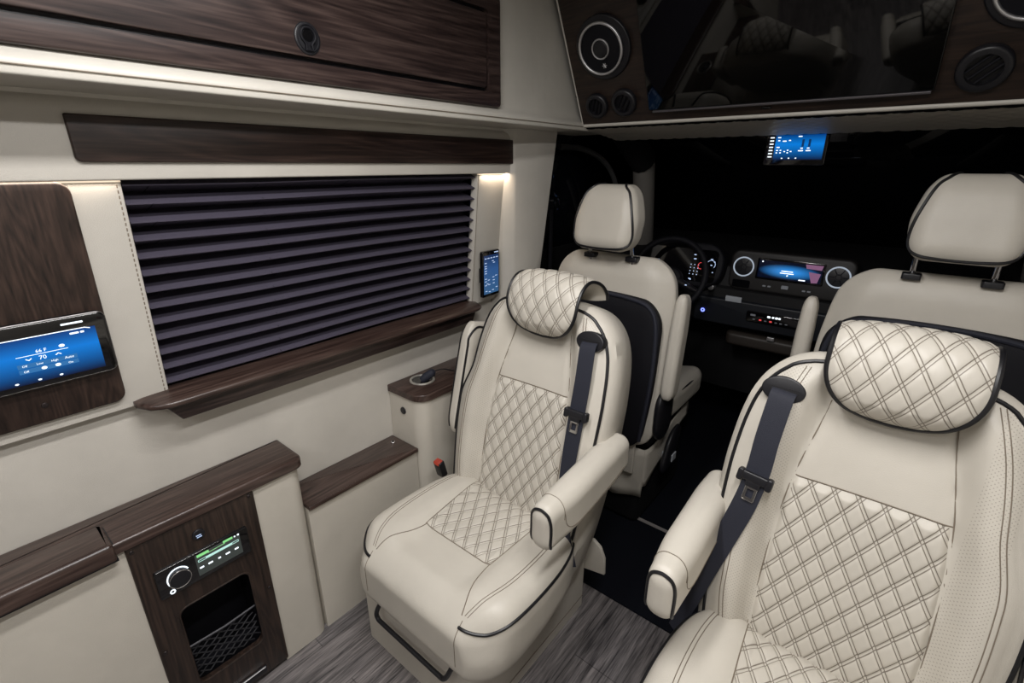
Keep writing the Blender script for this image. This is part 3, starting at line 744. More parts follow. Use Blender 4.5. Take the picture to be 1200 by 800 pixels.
def captain(xc, sg, where, label, belt_path):
    T = lambda lx, y, z: Vector((xc+sg*lx, y, z))
    B = lambda lx, s, d: Vector((xc+sg*lx, .94, .40))+BU*s+BN*d
    root = thing('captain_chair', (xc, .85, 0), label, 'chair', 'quilted captain chairs')
    # --- backrest shell
    mb = MB(); S_ = [-.10, -.07, -.04, -.01] + [.02+.02*i for i in range(25)] + [.515, .53, .545, .556, .566, .576, .585, .592, .598, .603, .608, .614]
    nt = 48; vs = []
    for s in S_:
        for j in range(nt+1):
            x = WX(s, -1+2*j/nt); vs.append(B(x, s, Dfun(x, s)))
            mb.uv[len(vs)-1] = (x, s)
    fs = [(i*(nt+1)+j, i*(nt+1)+j+1, (i+1)*(nt+1)+j+1, (i+1)*(nt+1)+j) for i in range(len(S_)-1) for j in range(nt)]
    loop = [(-1+2*j/nt, 0) for j in range(nt+1)]
    bidx = [j for j in range(nt+1)] + [i*(nt+1)+nt for i in range(1, len(S_))] + [(len(S_)-1)*(nt+1)+j for j in range(nt-1, -1, -1)] + [i*(nt+1) for i in range(len(S_)-2, 0, -1)]
    bl_ = []
    for k in bidx:
        i, j = divmod(k, nt+1); s = S_[i]; x = WX(s, -1+2*j/nt); bl_.append((x, s, Dfun(x, s)))
    mb.add(vs, fs)
    out2 = [(p[0], p[1]) for p in bl_]
    prev = bidx
    rings = [(.010, .004, .0), (.018, -.02, .3), (.020, -.05, .6), (.014, -.085, 1), (-.004, -.108, 1), (-.03, -.118, 1)]
    nb = len(bidx)
    for off, dd, k in rings:
        o2 = inset(out2, -off); newi = []
        base = len(mb.v)
        for q_, p in enumerate(o2):
            d0 = bl_[q_][2]; d = dd if k else d0-.014
            if 0 < k < 1: d = d0+(dd-.02-d0)*k*.9
            mb.v.append(tuple(B(p[0], max(p[1], -.12), d))); newi.append(base+q_)
        for q_ in range(nb):
            mb.f.append([prev[q_], prev[(q_+1) % nb], newi[(q_+1) % nb], newi[q_]])
        prev = newi
    mb.f.append(list(prev))
    back = link('backrest', mb, M['perf'], root, angle=50)
    # piping round the front edge
    mb = MB(); pp = []
    for sd in (-1, 1):
        side = [(WX(s, sd), s) for s in S_ if s > -.09]
        pp = ([*side] if sd == -1 else pp+[(x, s) for x, s in side[::-1]])
    pts = [B(x*1.006, s+(.002 if s > .59 else 0), Dfun(x, s)-.002) for x, s in pp]
    tube(mb, pts, .0042, 8); link('piping', mb, M['pipe'], back)
    # seams and twin stitches
    mb = MB()
    for sd in (-1, 1):
        tube(mb, [B(sd*cub(QT, s), s, Dfun(sd*cub(QT, s), s)+.0004) for s in [-.02+.02*i for i in range(29)]], .0013, 5)
        for off in (-.004, .004):
            XS = lambda s: sd*(cub([(-.1, .172), (0, .182), (.10, .197), (.2, .2), (.3, .198), (.42, .186), (.5, .172), (.57, .152), (.61, .140)], s)*(1 if sd > 0 else 1-.06*sm((s-.28)/.12))+off)
            tube(mb, [B(XS(s), s, Dfun(XS(s), s)+.0003) for s in [-.04+.0125*i for i in range(52)]], .0009, 5)
    tube(mb, [B(x, .3735, Dfun(x, .3735)+.0012) for x in [-.124+.248*i/20 for i in range(21)]], .0014, 5)
    link('stitching', mb, M['seam'], back)
    # quilted centre panel
    def puff(A, B_):
        p = 1.
        for f in (A, B_):
            f = f-math.floor(f); d = abs(f-.5)/.5
            p *= (1-d**5)
        return p
    mb = MB(); nx, ns = 120, 170; vs = []
    for i in range(ns+1):
        s = -.02+.3915*i/ns
        for j in range(nx+1):
            u_ = -1+2*j/nx; x = u_*(cub(QT, s)-.001)
            A = x/.0405+s/.066+.25; Bq = x/.0405-s/.066+.25
            e = min(1, (1-abs(u_))*9)*min(1, (.3715-s)*60)
            mb.uv[len(vs)] = (A, Bq)
            vs.append(B(x, s, Dfun(x, s)+.0008+(.001+.0058*puff(A, Bq))*e))
    mb.add(vs, [(i*(nx+1)+j, i*(nx+1)+j+1, (i+1)*(nx+1)+j+1, (i+1)*(nx+1)+j) for i in range(ns) for j in range(nx)])
    link('quilted_panel', mb, M['quilt'], back, merge=False, angle=80)
    # --- headrest pad draped over the top
    path = smooth_path([(0, .524, .036), (0, .545, .058), (0, .58, .073), (0, .625, .078), (0, .663, .066), (0, .686, .040), (0, .692, .005), (0, .686, -.035), (0, .668, -.068), (0, .650, -.080)], 6)
    px = .022 if sg > 0 else .0
    dist = [0]
    for a, b in zip(path, path[1:]): dist.append(dist[-1]+(b-a).length)
    def hw(l): return .114*(1-(1-min(1, l/.110))**2.15)**.5
    mb = MB(); nu = 60; vs = []; uvs = []
    npth = len(path)
    outer = []; edgeL = []; edgeR = []
    # resample finely
    fine = []
    for k in range(121):
        l = dist[-1]*k/120
        for i in range(npth-1):
            if dist[i+1] >= l-1e-9:
                t = (l-dist[i])/max(1e-9, dist[i+1]-dist[i]); fine.append((l, path[i].lerp(path[i+1], t))); break
    nf = len(fine)
    for k in range(nf):
        l, p = fine[k]; a = fine[max(0, k-1)][1]; b = fine[min(nf-1, k+1)][1]
        tg = (b-a).normalized(); nr = Vector((0, -tg.z, tg.y)); nr = Vector((0, tg.z*-1, tg.y))
        # (s,d) plane: normal pointing to +d at the front
        nr = Vector((0, -tg.z, tg.y))
        h_ = max(.002, hw(l)); endf = min(1, l/.05)*min(1, (dist[-1]-l)/.03+.3)
        for j in range(nu+1):
            u_ = -1+2*j/nu; x = u_*h_
            A = x/.042+l/.062+.5; Bq = x/.042-l/.062+.5
            ed = (1-abs(u_)**3)
            off = (.012*ed*endf + .004*puff(A, Bq)*min(1, (1-abs(u_))*8)*endf)
            uvs.append((A, Bq)); q = p+nr*off; vs.append(B(x+px, q.y, q.z))
        edgeL.append(B(-h_+px, p.y, p.z)); edgeR.append(B(h_+px, p.y, p.z))
    # side/under surface
    for k in range(nf):
        l, p = fine[k]; a = fine[max(0, k-1)][1]; b = fine[min(nf-1, k+1)][1]
        tg = (b-a).normalized(); nr = Vector((0, -tg.z, tg.y)); h_ = max(.002, hw(l))
        endf = min(1, l/.05)
        for j in range(nu+1):
            u_ = -1+2*j/nu; q = p-nr*(.022*endf*(1-abs(u_)**4)); uvs.append((.25, .25)); vs.append(B(u_*h_+px, q.y, q.z))
    for i_, q in enumerate(uvs): mb.uv[i_] = q
    n1 = nu+1; fs = [(i*n1+j, i*n1+j+1, (i+1)*n1+j+1, (i+1)*n1+j) for i in range(nf-1) for j in range(nu)]
    o_ = nf*n1
    fs += [(o_+i*n1+j, o_+(i+1)*n1+j, o_+(i+1)*n1+j+1, o_+i*n1+j+1) for i in range(nf-1) for j in range(nu)]
    fs += [((nf-1)*n1+j, (nf-1)*n1+j+1, o_+(nf-1)*n1+j+1, o_+(nf-1)*n1+j) for j in range(nu)]
    mb.add(vs, fs)
    pad = link('head_pillow', mb, M['quilt'], root, angle=70)
    mb = MB(); tube(mb, edgeL[::-1]+edgeR[1:], .0046, 8); link('piping', mb, M['pipe'], pad)
    # --- seat cushion
    def cdef(x, y, z):
        Y = y+.745
        k = cub([(.50, .86), (.53, .88), (.56, .92), (.60, .965), (.655, .995), (.72, 1.), (.80, .985), (.86, .95), (.92, .87), (.97, .78)], Y)
        up_ = sm((z+.02)/.11)
        kk = k*(1-.0*up_) - .10*up_*sm((.62-Y)/.09)
        z2 = z
        if z < 0: z2 = z*(1-.52*sm((Y-.60)/.32)) ; 
        x2 = x*kk*(1-.05*sm(-z/.1))
        a = abs(x2)
        bol = sm((a-.10)/.06)*.016*sm((Y-.54)/.10) - .010*(1-sm((a-.10)/.05))*sm((Y-.56)/.08)
        if z > 0: z2 += bol*sm(z/.09)
        z2 -= .010*sm((.60-Y)/.06)*up_
        return (x2, y, z2)
    mb = MB(); rbox(mb, (0, 0, 0), (.268, .220, .102), (.055, .085, .060), (22, 22, 6), 8, cdef, tf=lambda p: T(p.x, p.y+.745, p.z+.325))
    cu = link('seat_cushion', mb, M['leather'], root, angle=60); bv = mb_bvh(mb)
    def down(lx, y, e=.0):
        h = bv.ray_cast(T(lx, y, .9), Vector((0, 0, -1))); return (h[0]+Vector((0, 0, e))) if h[0] else T(lx, y, .41)
    def sh(lx, y):
        sd = 1 if lx > 0 else -1
        yt = max(.63, y)
        return (T(lx+sd*.12, y-(.11 if y < .60 else .11*max(0, (.66-y)/.06)), .325+.155), T(lx-sd*.10, yt, .325))
    for sd in (-1, 1):
        mb = MB()
        ctl = [(sd*.165, .545), (sd*.19, .553), (sd*.215, .575), (sd*.235, .61), (sd*.245, .66), (sd*.247, .72), (sd*.245, .79), (sd*.235, .85), (sd*.215, .91)]
        tube(mb, cast_path(bv, [sh(x, y) for x, y in ctl], 6, .001), .0038, 8)
        link('piping', mb, M['pipe'], cu)
    mb = MB()
    def dn(l, e=.0004): return cast_path(bv, [(T(x, y, .9), T(x, y, .3)) for x, y in l], 8, e)
    for sd in (-1, 1):
        tube(mb, dn([(sd*x, y) for x, y in ((.137, .945), (.130, .84), (.121, .72), (.118, .69), (.128, .64), (.150, .585), (.158, .56))]), .0013, 5)
        for o in (-.004, .004):
            tube(mb, dn([(sd*(x+o), y) for x, y in ((.190, .93), (.205, .84), (.208, .74), (.202, .66), (.184, .595), (.170, .562))]), .0009, 5)
        tube(mb, cast_path(bv, [(T(sd*.166, .40, z), T(sd*.166, .70, z-.02)) for z in (.415, .40, .38, .35, .32, .30)], 5, .0003), .0010, 5)
    tube(mb, [down(-.12+.24*i/20, .70, .0006) for i in range(21)], .0014, 5)
    link('stitching', mb, M['seam'], cu)
    mb = MB(); nx, ns = 110, 110; vs = []
    for i in range(ns+1):
        y = .701+.262*i/ns
        for j in range(nx+1):
            u_ = -1+2*j/nx; x = u_*(.1205+.016*sm((y-.70)/.24)-.001)
            A = x/.0405+(y-.7)/.064+.4; Bq = x/.0405-(y-.7)/.064+.4
            e = min(1, (1-abs(u_))*9)*min(1, (y-.701)*60)
            mb.uv[len(vs)] = (A, Bq); vs.append(down(x, y, .0008+(.0010+.0055*puff(A, Bq))*e))
    mb.add(vs, [(i*(nx+1)+j, i*(nx+1)+j+1, (i+1)*(nx+1)+j+1, (i+1)*(nx+1)+j) for i in range(ns) for j in range(nx)])
    link('quilted_panel', mb, M['quilt'], cu, merge=False, angle=80)
    # --- pedestal
    mb = MB(); Fz = Frame((xc, 0, 0), (1, 0, 0), (0, 1, 0))
    xa, xb = sorted((sg*-.283, sg*.172))
    prism(mb, Fz, rr_out(xa, xb, .575, 1.10, .022), 0, .305, .01); link('pedestal', mb, M['leather'], root, angle=40)
    mb = MB()
    for zz in (.05,):
        pass
    tube(mb, [T(.1732, .60, .19), T(.1732, .85, .235), T(.1732, 1.085, .265)], .0012, 5); tube(mb, [T(.1732, .60, .04), T(.1732, 1.085, .04)], .0008, 5)
    link('pedestal_seam', mb, M['seam'], root)
    # adjustment bar in front
    mb = MB(); tube(mb, smooth_path([T(-.140, .572, .248), T(-.160, .555, .225), T(-.176, .548, .185), T(-.170, .547, .168), T(-.15, .547, .164), T(-.04, .547, .163), T(.07, .547, .162), T(.094, .547, .165), T(.108, .549, .185), T(.122, .556, .222), T(.130, .572, .245)], 6), .0065, 10); link('adjustment_bar', mb, M['black'], root)
    # hinge cover, flap and recliner trim on the aisle side
    mb = MB(); Fi = Frame(T(.178, 0, 0), (0, sg, 0), (0, 0, 1))
    def oy(l): return [(sg*y, z) for y, z in (l if sg > 0 else l[::-1])]
    prism(mb, Fi, oy([(.90, .262), (1.06, .29), (1.095, .50), (1.05, .55), (.945, .50), (.925, .40)]), -.02, .012, .008); link('hinge_cover', mb, M['leather'], root)
    mb = MB(); tube(mb, smooth_path([T(.192, .885, .31), T(.196, .915, .35), T(.196, .93, .42), T(.192, .935, .48)], 5), .007, 8); link('recliner_gap', mb, M['pipe'], root)
    mb = MB(); Fl = Frame((xc, 1.105, 0), (1, 0, 0), (0, 0, 1))
    fo = [(sg*a, z) for a, z in ((.150, .13), (.235, .150), (.232, .21), (.215, .246), (.19, .262), (.165, .262), (.150, .25))]
    if sg < 0: fo = fo[::-1]
    prism(mb, Fl, fo, -.004, .006, .003); link('rear_flap', mb, M['leather'], root)
    # --- aisle armrest
    def adef(x, y, z):
        k = sm((y+.185)/.12); kr = sm((y-.08)/.12)
        return (x*(.80+.20*k-.12*kr)*(1+.06*sm(-z/.06)) + .003*k, y, z*(1-.18*kr)+(y+.18)*.10*1.0 + (0 if z < 0 else -.002))
    mb = MB(); rbox(mb, (0, 0, 0), (.037, .185, .060), (.032, .022, .034), (8, 22, 8), 6, adef, tf=lambda p: T(p.x+.262, p.y+.888, p.z+.606))
    am = link('armrest', mb, M['leather'], root, angle=60); ab = mb_bvh(mb)
    mb = MB()
    uo = [(-.030, -.052), (-.031, 0), (-.029, .030), (-.020, .049), (0, .056), (.020, .049), (.029, .030), (.031, 0), (.030, -.052)]
    tube(mb, cast_path(ab, [(T(.262+a*1.55, .62, .606+b*1.5), T(.262+a*.2, .80, .606+b*.3)) for a, b in uo], 6, .0005), .0036, 8); link('piping', mb, M['pipe'], am)
    mb = MB()
    for sd in (-1, 1):
        tube(mb, cast_path(ab, [(T(.262+sd*.2, y, z), T(.262, y, min(z, .63))) for y, z in ((.755, .665), (.757, .64), (.765, .60), (.79, .585), (.85, .588), (.95, .603), (1.03, .615))], 6, .0003), .0010, 5)
    tube(mb, cast_path(ab, [(T(.262+.15*math.cos(PI*i/12), .755, .62+.15*math.sin(PI*i/12)), T(.262, .755, .62)) for i in range(13)], 3, .0003), .0010, 5); link('stitching', mb, M['seam'], am)
    # --- wall-side armrest, folded up beside the backrest
    def af(p): return B(p.x-.264, p.y+.325, p.z-.030)
    mb = MB(); rbox(mb, (0, 0, 0), (.024, .185, .075), (.018, .075, .030), (6, 18, 8), 6, tf=af); a2 = link('folded_armrest', mb, M['leather'], root, angle=60); fb = mb_bvh(mb)
    for sx_ in (-1, 1):
        mb = MB()
        tube(mb, cast_path(fb, [(af(Vector((sx_*.060, y*1.2, .135))), af(Vector((0, y*.9, .045)))) for y in (-.17, -.12, -.06, 0, .06, .11, .14)]
             + [(af(Vector((sx_*.060, .185+.08, z+.03))), af(Vector((0, .13, z)))) for z in (.03, .0, -.03)], 6, .0005), .0036, 8)
        link('piping', mb, M['pipe'], a2)
    # --- belt: slot bezel, webbing, tongue, buckle
    mb = MB(); Fb = Frame(B(0, 0, 0), (sg, 0, 0), BU)
    if sg < 0: Fb = Frame(B(0, 0, 0), (1, 0, 0), BU)
    sl = (.176, .541)
    dsl = Dfun(sl[0], sl[1])
    rx = (lambda a: a if sg > 0 else -a)
    prism(mb, Fb, circ(rx(sl[0]), sl[1], .040, .027, 36), dsl-.022, dsl+.0035, .003); bz = link('belt_slot', mb, M['black'], root)
    mb = MB(); prism(mb, Fb, rr_out(rx(sl[0])-.029, rx(sl[0])+.029, sl[1]-.002, sl[1]+.005, .002), dsl+.002, dsl+.0043); link('slot_opening', mb, M['pipe'], bz)
    bp_ = smooth_path([(a, b, c) for a, b, c in belt_path], 8)
    P = [B(p.x, p.y, max(p.z, Dfun(min(p.x, cub(WT, p.y)*.98), p.y)+.004) if p.y > .0 and p.x < .235 else p.z) for p in bp_]
    mb = MB(); vs = []; nb_ = len(P)
    for i in range(nb_):
        tg = (P[min(nb_-1, i+1)]-P[max(0, i-1)]).normalized(); wd = tg.cross(BN).normalized()
        twist = sm((i/nb_-.72)/.28)*.55
        wd = (wd*math.cos(twist)+BN*math.sin(twist)*sg).normalized(); nn = tg.cross(wd)
        hwid = .0225*(1-.25*sm((i/nb_-.45)/.4))
        vs += [P[i]-wd*hwid-nn*.001, P[i]+wd*hwid-nn*.001, P[i]+wd*hwid+nn*.001, P[i]-wd*hwid+nn*.001]
    mb.add(vs, [(i*4+j, i*4+(j+1) % 4, i*4+4+(j+1) % 4, i*4+4+j) for i in range(nb_-1) for j in range(4)]+[(0, 1, 2, 3), tuple((nb_-1)*4+j for j in range(4))])
    wb = link('seat_belt', mb, M['belt'], root, angle=30)
    ts_ = .352; idx = min(range(nb_), key=lambda i: abs((P[i]-B(bp_[i].x, ts_, bp_[i].z)).length))
    c = P[idx]; tg = (P[idx-3]-P[idx+3]).normalized(); wd = tg.cross(BN).normalized()
    if wd.x < 0: wd = -wd
    Ft = Frame(c, wd, tg)
    if Ft.n.dot(BN) < 0: Ft = Frame(c, -wd, tg)
    mb = MB(); prism(mb, Ft, rr_out(-.034, .034, -.009, .010, .006), -.004, .010, .003)
    prism(mb, Ft, rr_out(-.034, -.022, -.014, .012, .005), -.004, .012, .003); prism(mb, Ft, rr_out(.022, .034, -.014, .012, .005), -.004, .012, .003)
    prism(mb, Ft, rr_out(-.014, .014, -.020, -.006, .003), .001, .009, .002)
    tn = link('belt_tongue', mb, M['black'], root)
    mb = MB(); prism(mb, Ft, rr_out(-.012, .012, -.050, -.014, .004), .003, .006, .0008, hole=rr_out(-.0065, .0065, -.042, -.024, .002)); link('tongue_plate', mb, M['chrome'], tn)
    # buckle on the wall side
    mb = MB(); Fu = Frame(T(-.285, .915, .392), (1, 0, 0), Vector((0, -.25, 1)))
    prism(mb, Fu, rr_out(-.016, .016, 0, .062, .005), -.010, .012, .003, back=.003); bk = link('buckle', mb, M['black'], root)
    mb = MB(); prism(mb, Fu, rr_out(-.012, .012, .052, .066, .003), -.006, .013, .003); link('release_button', mb, M['red'], bk)
    mb = MB(); tube(mb, [T(-.285, .915, .40), T(-.262, .95, .28)], .008, 8); link('buckle_stalk', mb, M['black'], bk)
    return root

captain(-.40, 1, 'driver', 'cream quilted captain chair behind the driver seat, beside the cup holder box',
        [(.178, .541, .052), (.180, .520, .064), (.187, .44, .070), (.188, .37, .070), (.188, .30, .068), (.190, .20, .068), (.198, .10, .066), (.215, .02, .060), (.240, -.06, .045)])
captain(.40, -1, 'passenger', 'cream quilted captain chair behind the front passenger seat, perforated bolsters showing',
        [(.173, .541, .052), (.175, .520, .064), (.180, .44, .070), (.182, .37, .070), (.191, .30, .070), (.209, .22, .066), (.230, .13, .060), (.250, .04, .048), (.268, -.03, .030), (.280, -.08, .02)])

# ------------------------------------------------------------------ front seats
def front_seat(xc, sg, y0, dz, dh, label, nm, ax=.276, ws=1.):
    """sg=+1: the aisle lies towards +x"""
    U = Vector((0, .12, .993)); Nn = Vector((0, -.993, .12))
    P0 = Vector((xc, y0, .45+dz))
    B = lambda x, s, d: P0+Vector((sg*x, 0, 0))+U*s+Nn*d       # d towards the rear
    T = lambda lx, y, z: Vector((xc+sg*lx, y, z+dz))
    root = thing(nm, (xc, y0+.2, .006), label, 'seat')
    def bdef(x, y, z):          # y is along s, z is depth
        s = y+.24
        k = cub([(-.06, .96), (.10, 1.), (.30, 1.03), (.45, .98), (.54, .90), (.60, .78), (.64, .66)], s)
        return (x*k*ws, y, z-.014*sm((abs(x)-.15)/.08)*sm(z/.04))
    mb = MB(); rbox(mb, (0, 0, 0), (.250, .345, .052), (.075, .085, .045), (16, 22, 5), 7, bdef, tf=lambda p: B(p.x, p.y+.265, p.z-.052)); bk = link('backrest', mb, M['leather'], root, angle=60)
    # dark rear shell
    def sdef(x, y, z):
        s = y+.20
        k = cub([(-.06, .93), (.20, 1.), (.36, .99), (.44, .93), (.50, .82)], s)
        return (x*k*ws*ws, y-.012*(x/.22)**2*sm((s-.35)/.1), z)
    mb = MB(); rbox(mb, (0, 0, 0), (.232, .275, .020), (.06, .07, .012), (16, 20, 2), 7, sdef, tf=lambda p: B(p.x, p.y+.205, p.z+.004)); sh = link('rear_shell', mb, M['matt'], root, angle=50)
    mb = MB(); tube(mb, smooth_path([B(x*ws*ws, s, .020) for x, s in ((-.215, -.03), (-.226, .20), (-.215, .38), (-.18, .448), (-.10, .468), (0, .473), (.10, .468), (.18, .448), (.215, .38), (.226, .20), (.215, -.03))], 6), .0075, 8); link('shell_rim', mb, M['belt'], sh)
    # headrest
    HB = Vector((xc, y0+.055, 1.105+dh))
    hx_, hy_, hz_ = .118, .062, .107
    def hdef(x, y, z):
        k = 1-.20*sm((z+.02)/.13)-.05*sm(-z/.09)
        return (x*k, y*(1-.15*sm(z/.1))+.02*(z/.1), z)
    mb = MB(); rbox(mb, (0, 0, 0), (hx_, hy_, hz_), (.050, .045, .052), (10, 8, 10), 7, hdef, tf=lambda p: Vector((HB.x+sg*p.x, HB.y+p.y, HB.z+hz_+p.z))); hr = link('headrest', mb, M['leather'], root, angle=60); hb = mb_bvh(mb)
    cH = HB+Vector((0, 0, hz_))
    mb = MB(); tube(mb, cast_path(hb, [(cH+Vector((sg*a*1.7, -.22, b*1.45)), cH+Vector((sg*a*.80, .03, b*.80))) for a, b in ((-.050, .135), (-.064, .108), (-.080, .085), (-.093, .03), (-.102, -.03), (-.100, -.065), (-.085, -.084), (-.04, -.092), (0, -.094), (.04, -.092), (.085, -.084), (.100, -.065), (.102, -.03), (.093, .03), (.080, .085), (.064, .108), (.050, .135))], 6, .001), .0042, 8); link('piping', mb, M['pipe'], hr)
    for a in (-.0825, .0825):
        mb = MB(); tube(mb, [HB+Vector((a, .010, .03)), HB+Vector((a, .035, -.06))], .0065, 12); link('headrest_post', mb, M['chrome'], root)
        mb = MB(); prism(mb, Frame(HB+Vector((a, .030, 0))+Vector((0, 0, P0.z+.6*.993-HB.z)), (1, 0, 0), (0, 1, 0)), rr_out(-.022, .022, -.018, .016, .006), -.010, .006, .003); link('post_guide', mb, M['black'], root)
    # armrest folded up on the aisle side
    mb = MB(); rbox(mb, (0, 0, 0), (.0235, .185, .038), (.018, .045, .022), (5, 16, 6), 6, lambda x, y, z: (x*(1-.12*sm((y-.05)/.12)), y, z*(1-.15*sm((y-.05)/.12))), tf=lambda p: B(p.x+ax, p.y+.32, p.z-.030)); link('armrest', mb, M['leather'], root, angle=60)
    # seat cushion, base and draped cover
    mb = MB(); rbox(mb, (0, 0, 0), (.25, .215, .065), (.05, .08, .045), (10, 10, 4), 6, lambda x, y, z: (x, y, z+.012*sm((abs(x)-.15)/.07)), tf=lambda p: T(p.x, p.y+y0+.335, p.z+.468)); cu = link('seat_cushion', mb, M['leather'], root, angle=60)
    mb = MB(); tube(mb, [T(.238, y0+.20, .518), T(.244, y0+.36, .520), T(.236, y0+.50, .513)], .004, 8); link('piping', mb, M['pipe'], cu)
    mb = MB(); rbox(mb, (0, 0, 0), (.215, .20, .05), (.02, .02, .02), (4, 4, 2), 3, tf=lambda p: T(p.x, p.y+y0+.28, p.z+.385)); link('seat_rails', mb, M['black'], root)
    mb = MB(); rbox(mb, (0, 0, 0), (.205, .215, .165), (.03, .03, .03), (4, 4, 4), 4, tf=lambda p: Vector((xc+sg*p.x, y0+.27+p.y, .006+.165+p.z))); link('seat_box', mb, M['darkcab'], root)
    # cream fabric skirt with scalloped lower edge
    mb = MB(); path = [(-.222, .42, .0), (-.224, .20, .0), (-.224, .085, 0), (-.215, .048, 0), (-.19, .042, 0), (0, .040, 0), (.19, .042, 0), (.215, .048, 0), (.224, .085, 0), (.224, .20, 0), (.224, .45, 0)]
    pp = smooth_path(path, 8); n = len(pp); vs = []
    acc = 0
    for i, p in enumerate(pp):
        if i: acc += (p-pp[i-1]).length
        t = i/(n-1)
        top = .355+.05*sm((p.y-.10)/.3) if p.x > 0 else .36
        low = .125+.030*abs(math.sin(acc*9))
        if p.x > .21: low = .20+.26*max(0, p.y-.06)*1.9
        low = min(low, top-.05)
        for q in range(7):
            z = low+(top-low)*q/6; o = .006*math.sin(acc*34+q)*(1-q/6)
            vs.append(Vector((xc+sg*(p.x*(1+.03*(1-q/6))+o*.4), y0+p.y-.006*(1-q/6)+o, z+dz*.5)))
    mb.add(vs, [(i*7+j, i*7+j+1, i*7+8+j, i*7+7+j) for i in range(n-1) for j in range(6)])
    sk = link('skirt', mb, M['leather'], root, angle=50); sk.modifiers.new('thick', 'SOLIDIFY').thickness = .004
    mb = MB(); prism(mb, Frame((xc, y0+.012, 0), (1, 0, 0), (0, 0, 1)), rr_out(-.17, .19, .255+dz, .46+dz, .01), -.004, .006, .003); link('rear_apron', mb, M['leather'], root)
    mb = MB(); rbox(mb, (0, 0, 0), (.016, .055, .085), (.014, .05, .06), (3, 5, 5), 6, tf=lambda p: T(p.x+.255, p.y+y0+.20+p.z*.5, p.z+.30)); link('side_lever', mb, M['black'], root)
    mb = MB(); rbox(mb, (0, 0, 0), (.020, .065, .10), (.016, .06, .07), (3, 5, 5), 6, tf=lambda p: T(p.x+.252, p.y+y0+.085, p.z+.50)); link('hinge_cover', mb, M['black'], root)
    mb = MB(); prism(mb, Frame(T(.272 if sg > 0 else .272, y0+.20, .265), (0, sg, 0), (0, 0, 1)), rr_out(-.02, .02, -.012, .02, .003), -.04, .002, .001); link('care_label', mb, M['silver_label'], root)
    return root
front_seat(-.46, 1, 1.478, .012, -.018, 'cream leather driver seat with dark rear shell, facing the steering wheel', 'driver_seat')
front_seat(.46, -1, 1.640, .030, .022, 'cream leather front passenger seat with dark rear shell and upright armrest', 'passenger_seat', .303, 1.045)

# ------------------------------------------------------------------ cab
mb = MB(); box(mb, -1.0, -.93, 1.70, 2.95, 0, 1.0); struct('wall_cab_left', mb, M['darkcab'])
mb = MB(); box(mb, .93, 1.0, 1.70, 2.95, 0, 1.0); struct('wall_cab_right', mb, M['darkcab'])
mb = MB(); box(mb, -1.0, 1.0, 2.90, 2.97, 0, 1.0); struct('wall_front', mb, M['darkcab'])
mb = MB(); mb.add([(-1, 2.95, .98), (1, 2.95, .98), (.90, 2.02, 1.60), (-.90, 2.02, 1.60)], [(0, 1, 2, 3)]); mb2 = MB()
for off in (0,): pass
ws = struct('window_2', mb, M['glass']); ws.modifiers.new('thick', 'SOLIDIFY').thickness = .006
for i, sx in ((3, -1), (4, 1)):
    mb = MB(); mb.add([(sx*.945, 1.70, .98), (sx*.945, 2.95, .98), (sx*.89, 2.05, 1.60), (sx*.89, 1.70, 1.60)], [(0, 1, 2, 3)])
    o = struct('window_%d' % i, mb, M['glass']); o.modifiers.new('thick', 'SOLIDIFY').thickness = .006
mb = MB(); box(mb, -.95, .95, 1.72, 2.10, 1.60, 1.66); struct('ceiling_cab', mb, M['darkcab'])
# A-pillars
for i, sx in ((4, -1), (5, 1)):
    mb = MB(); P_ = [Vector((sx*.665, 2.20, 1.375)), Vector((sx*.70, 2.32, 1.14)), Vector((sx*.745, 2.46, .88))]
    tube(mb, P_, [.050, .050, .052], 12); struct('trim_%d' % i, mb, M['pillar'])
    mb = MB(); tube(mb, smooth_path([(sx*.665, 2.20, 1.375), (sx*.68, 2.12, 1.44), (sx*.70, 2.02, 1.52)], 6), .06, 12); struct('trim_%d' % (i+4), mb, M['darkcab'])
mb = MB(); tube(mb, smooth_path([(-.885, 1.84, 1.435), (-.86, 1.98, 1.43), (-.83, 2.10, 1.39), (-.82, 2.20, 1.32), (-.82, 2.26, 1.22), (-.82, 2.30, 1.0)], 6), .012, 8); struct('trim_6', mb, plain('door_seal', (.05, .05, .05), .6))
# driver door controls and belt guide
dc = thing('door_controls', (-.905, 2.3, .98), 'small lit switches on the dark driver door, seen beside the driver headrest', 'switches')
Fd = Frame((-.925, 0, 0), (0, 1, 0), (0, 0, 1))
mb = MB(); prism(mb, Fd, rr_out(2.16, 2.36, .985, 1.095, .02), -.006, .012, .005); link('switch_plate', mb, M['black'], dc)
mb = MB(); prism(mb, Fd, rr_out(2.18, 2.212, 1.075, 1.080, .001), .011, .013); link('red_lamp', mb, M['redglow'], dc)
mb = MB(); prism(mb, Fd, rr_out(2.235, 2.243, 1.055, 1.080, .002), .011, .013); link('green_lamp', mb, emis('switch_green', (.3, .8, .6), .5), dc)
bg = thing('belt_guide_rail', (-.86, 1.80, 1.19), 'dark seat belt height guide on the pillar behind the driver door', 'belt guide')
mb = MB(); prism(mb, Frame((-.90, 1.79, 1.20), (0, 1, 0), (0, 0, 1)), rr_out(-.02, .028, -.03, .03, .01), -.03, .012, .005); tube(mb, [(-.885, 1.79, 1.18), (-.89, 1.80, .9), (-.89, 1.80, .3)], .010, 8); link('guide', mb, M['matt'], bg)
mb = MB(); prism(mb, Frame((-.885, 1.79, 1.218), (0, 1, 0), (0, 0, 1)), rr_out(-.005, .012, -.002, .003, .001), -.002, .004); link('bolt', mb, M['metal'], bg)

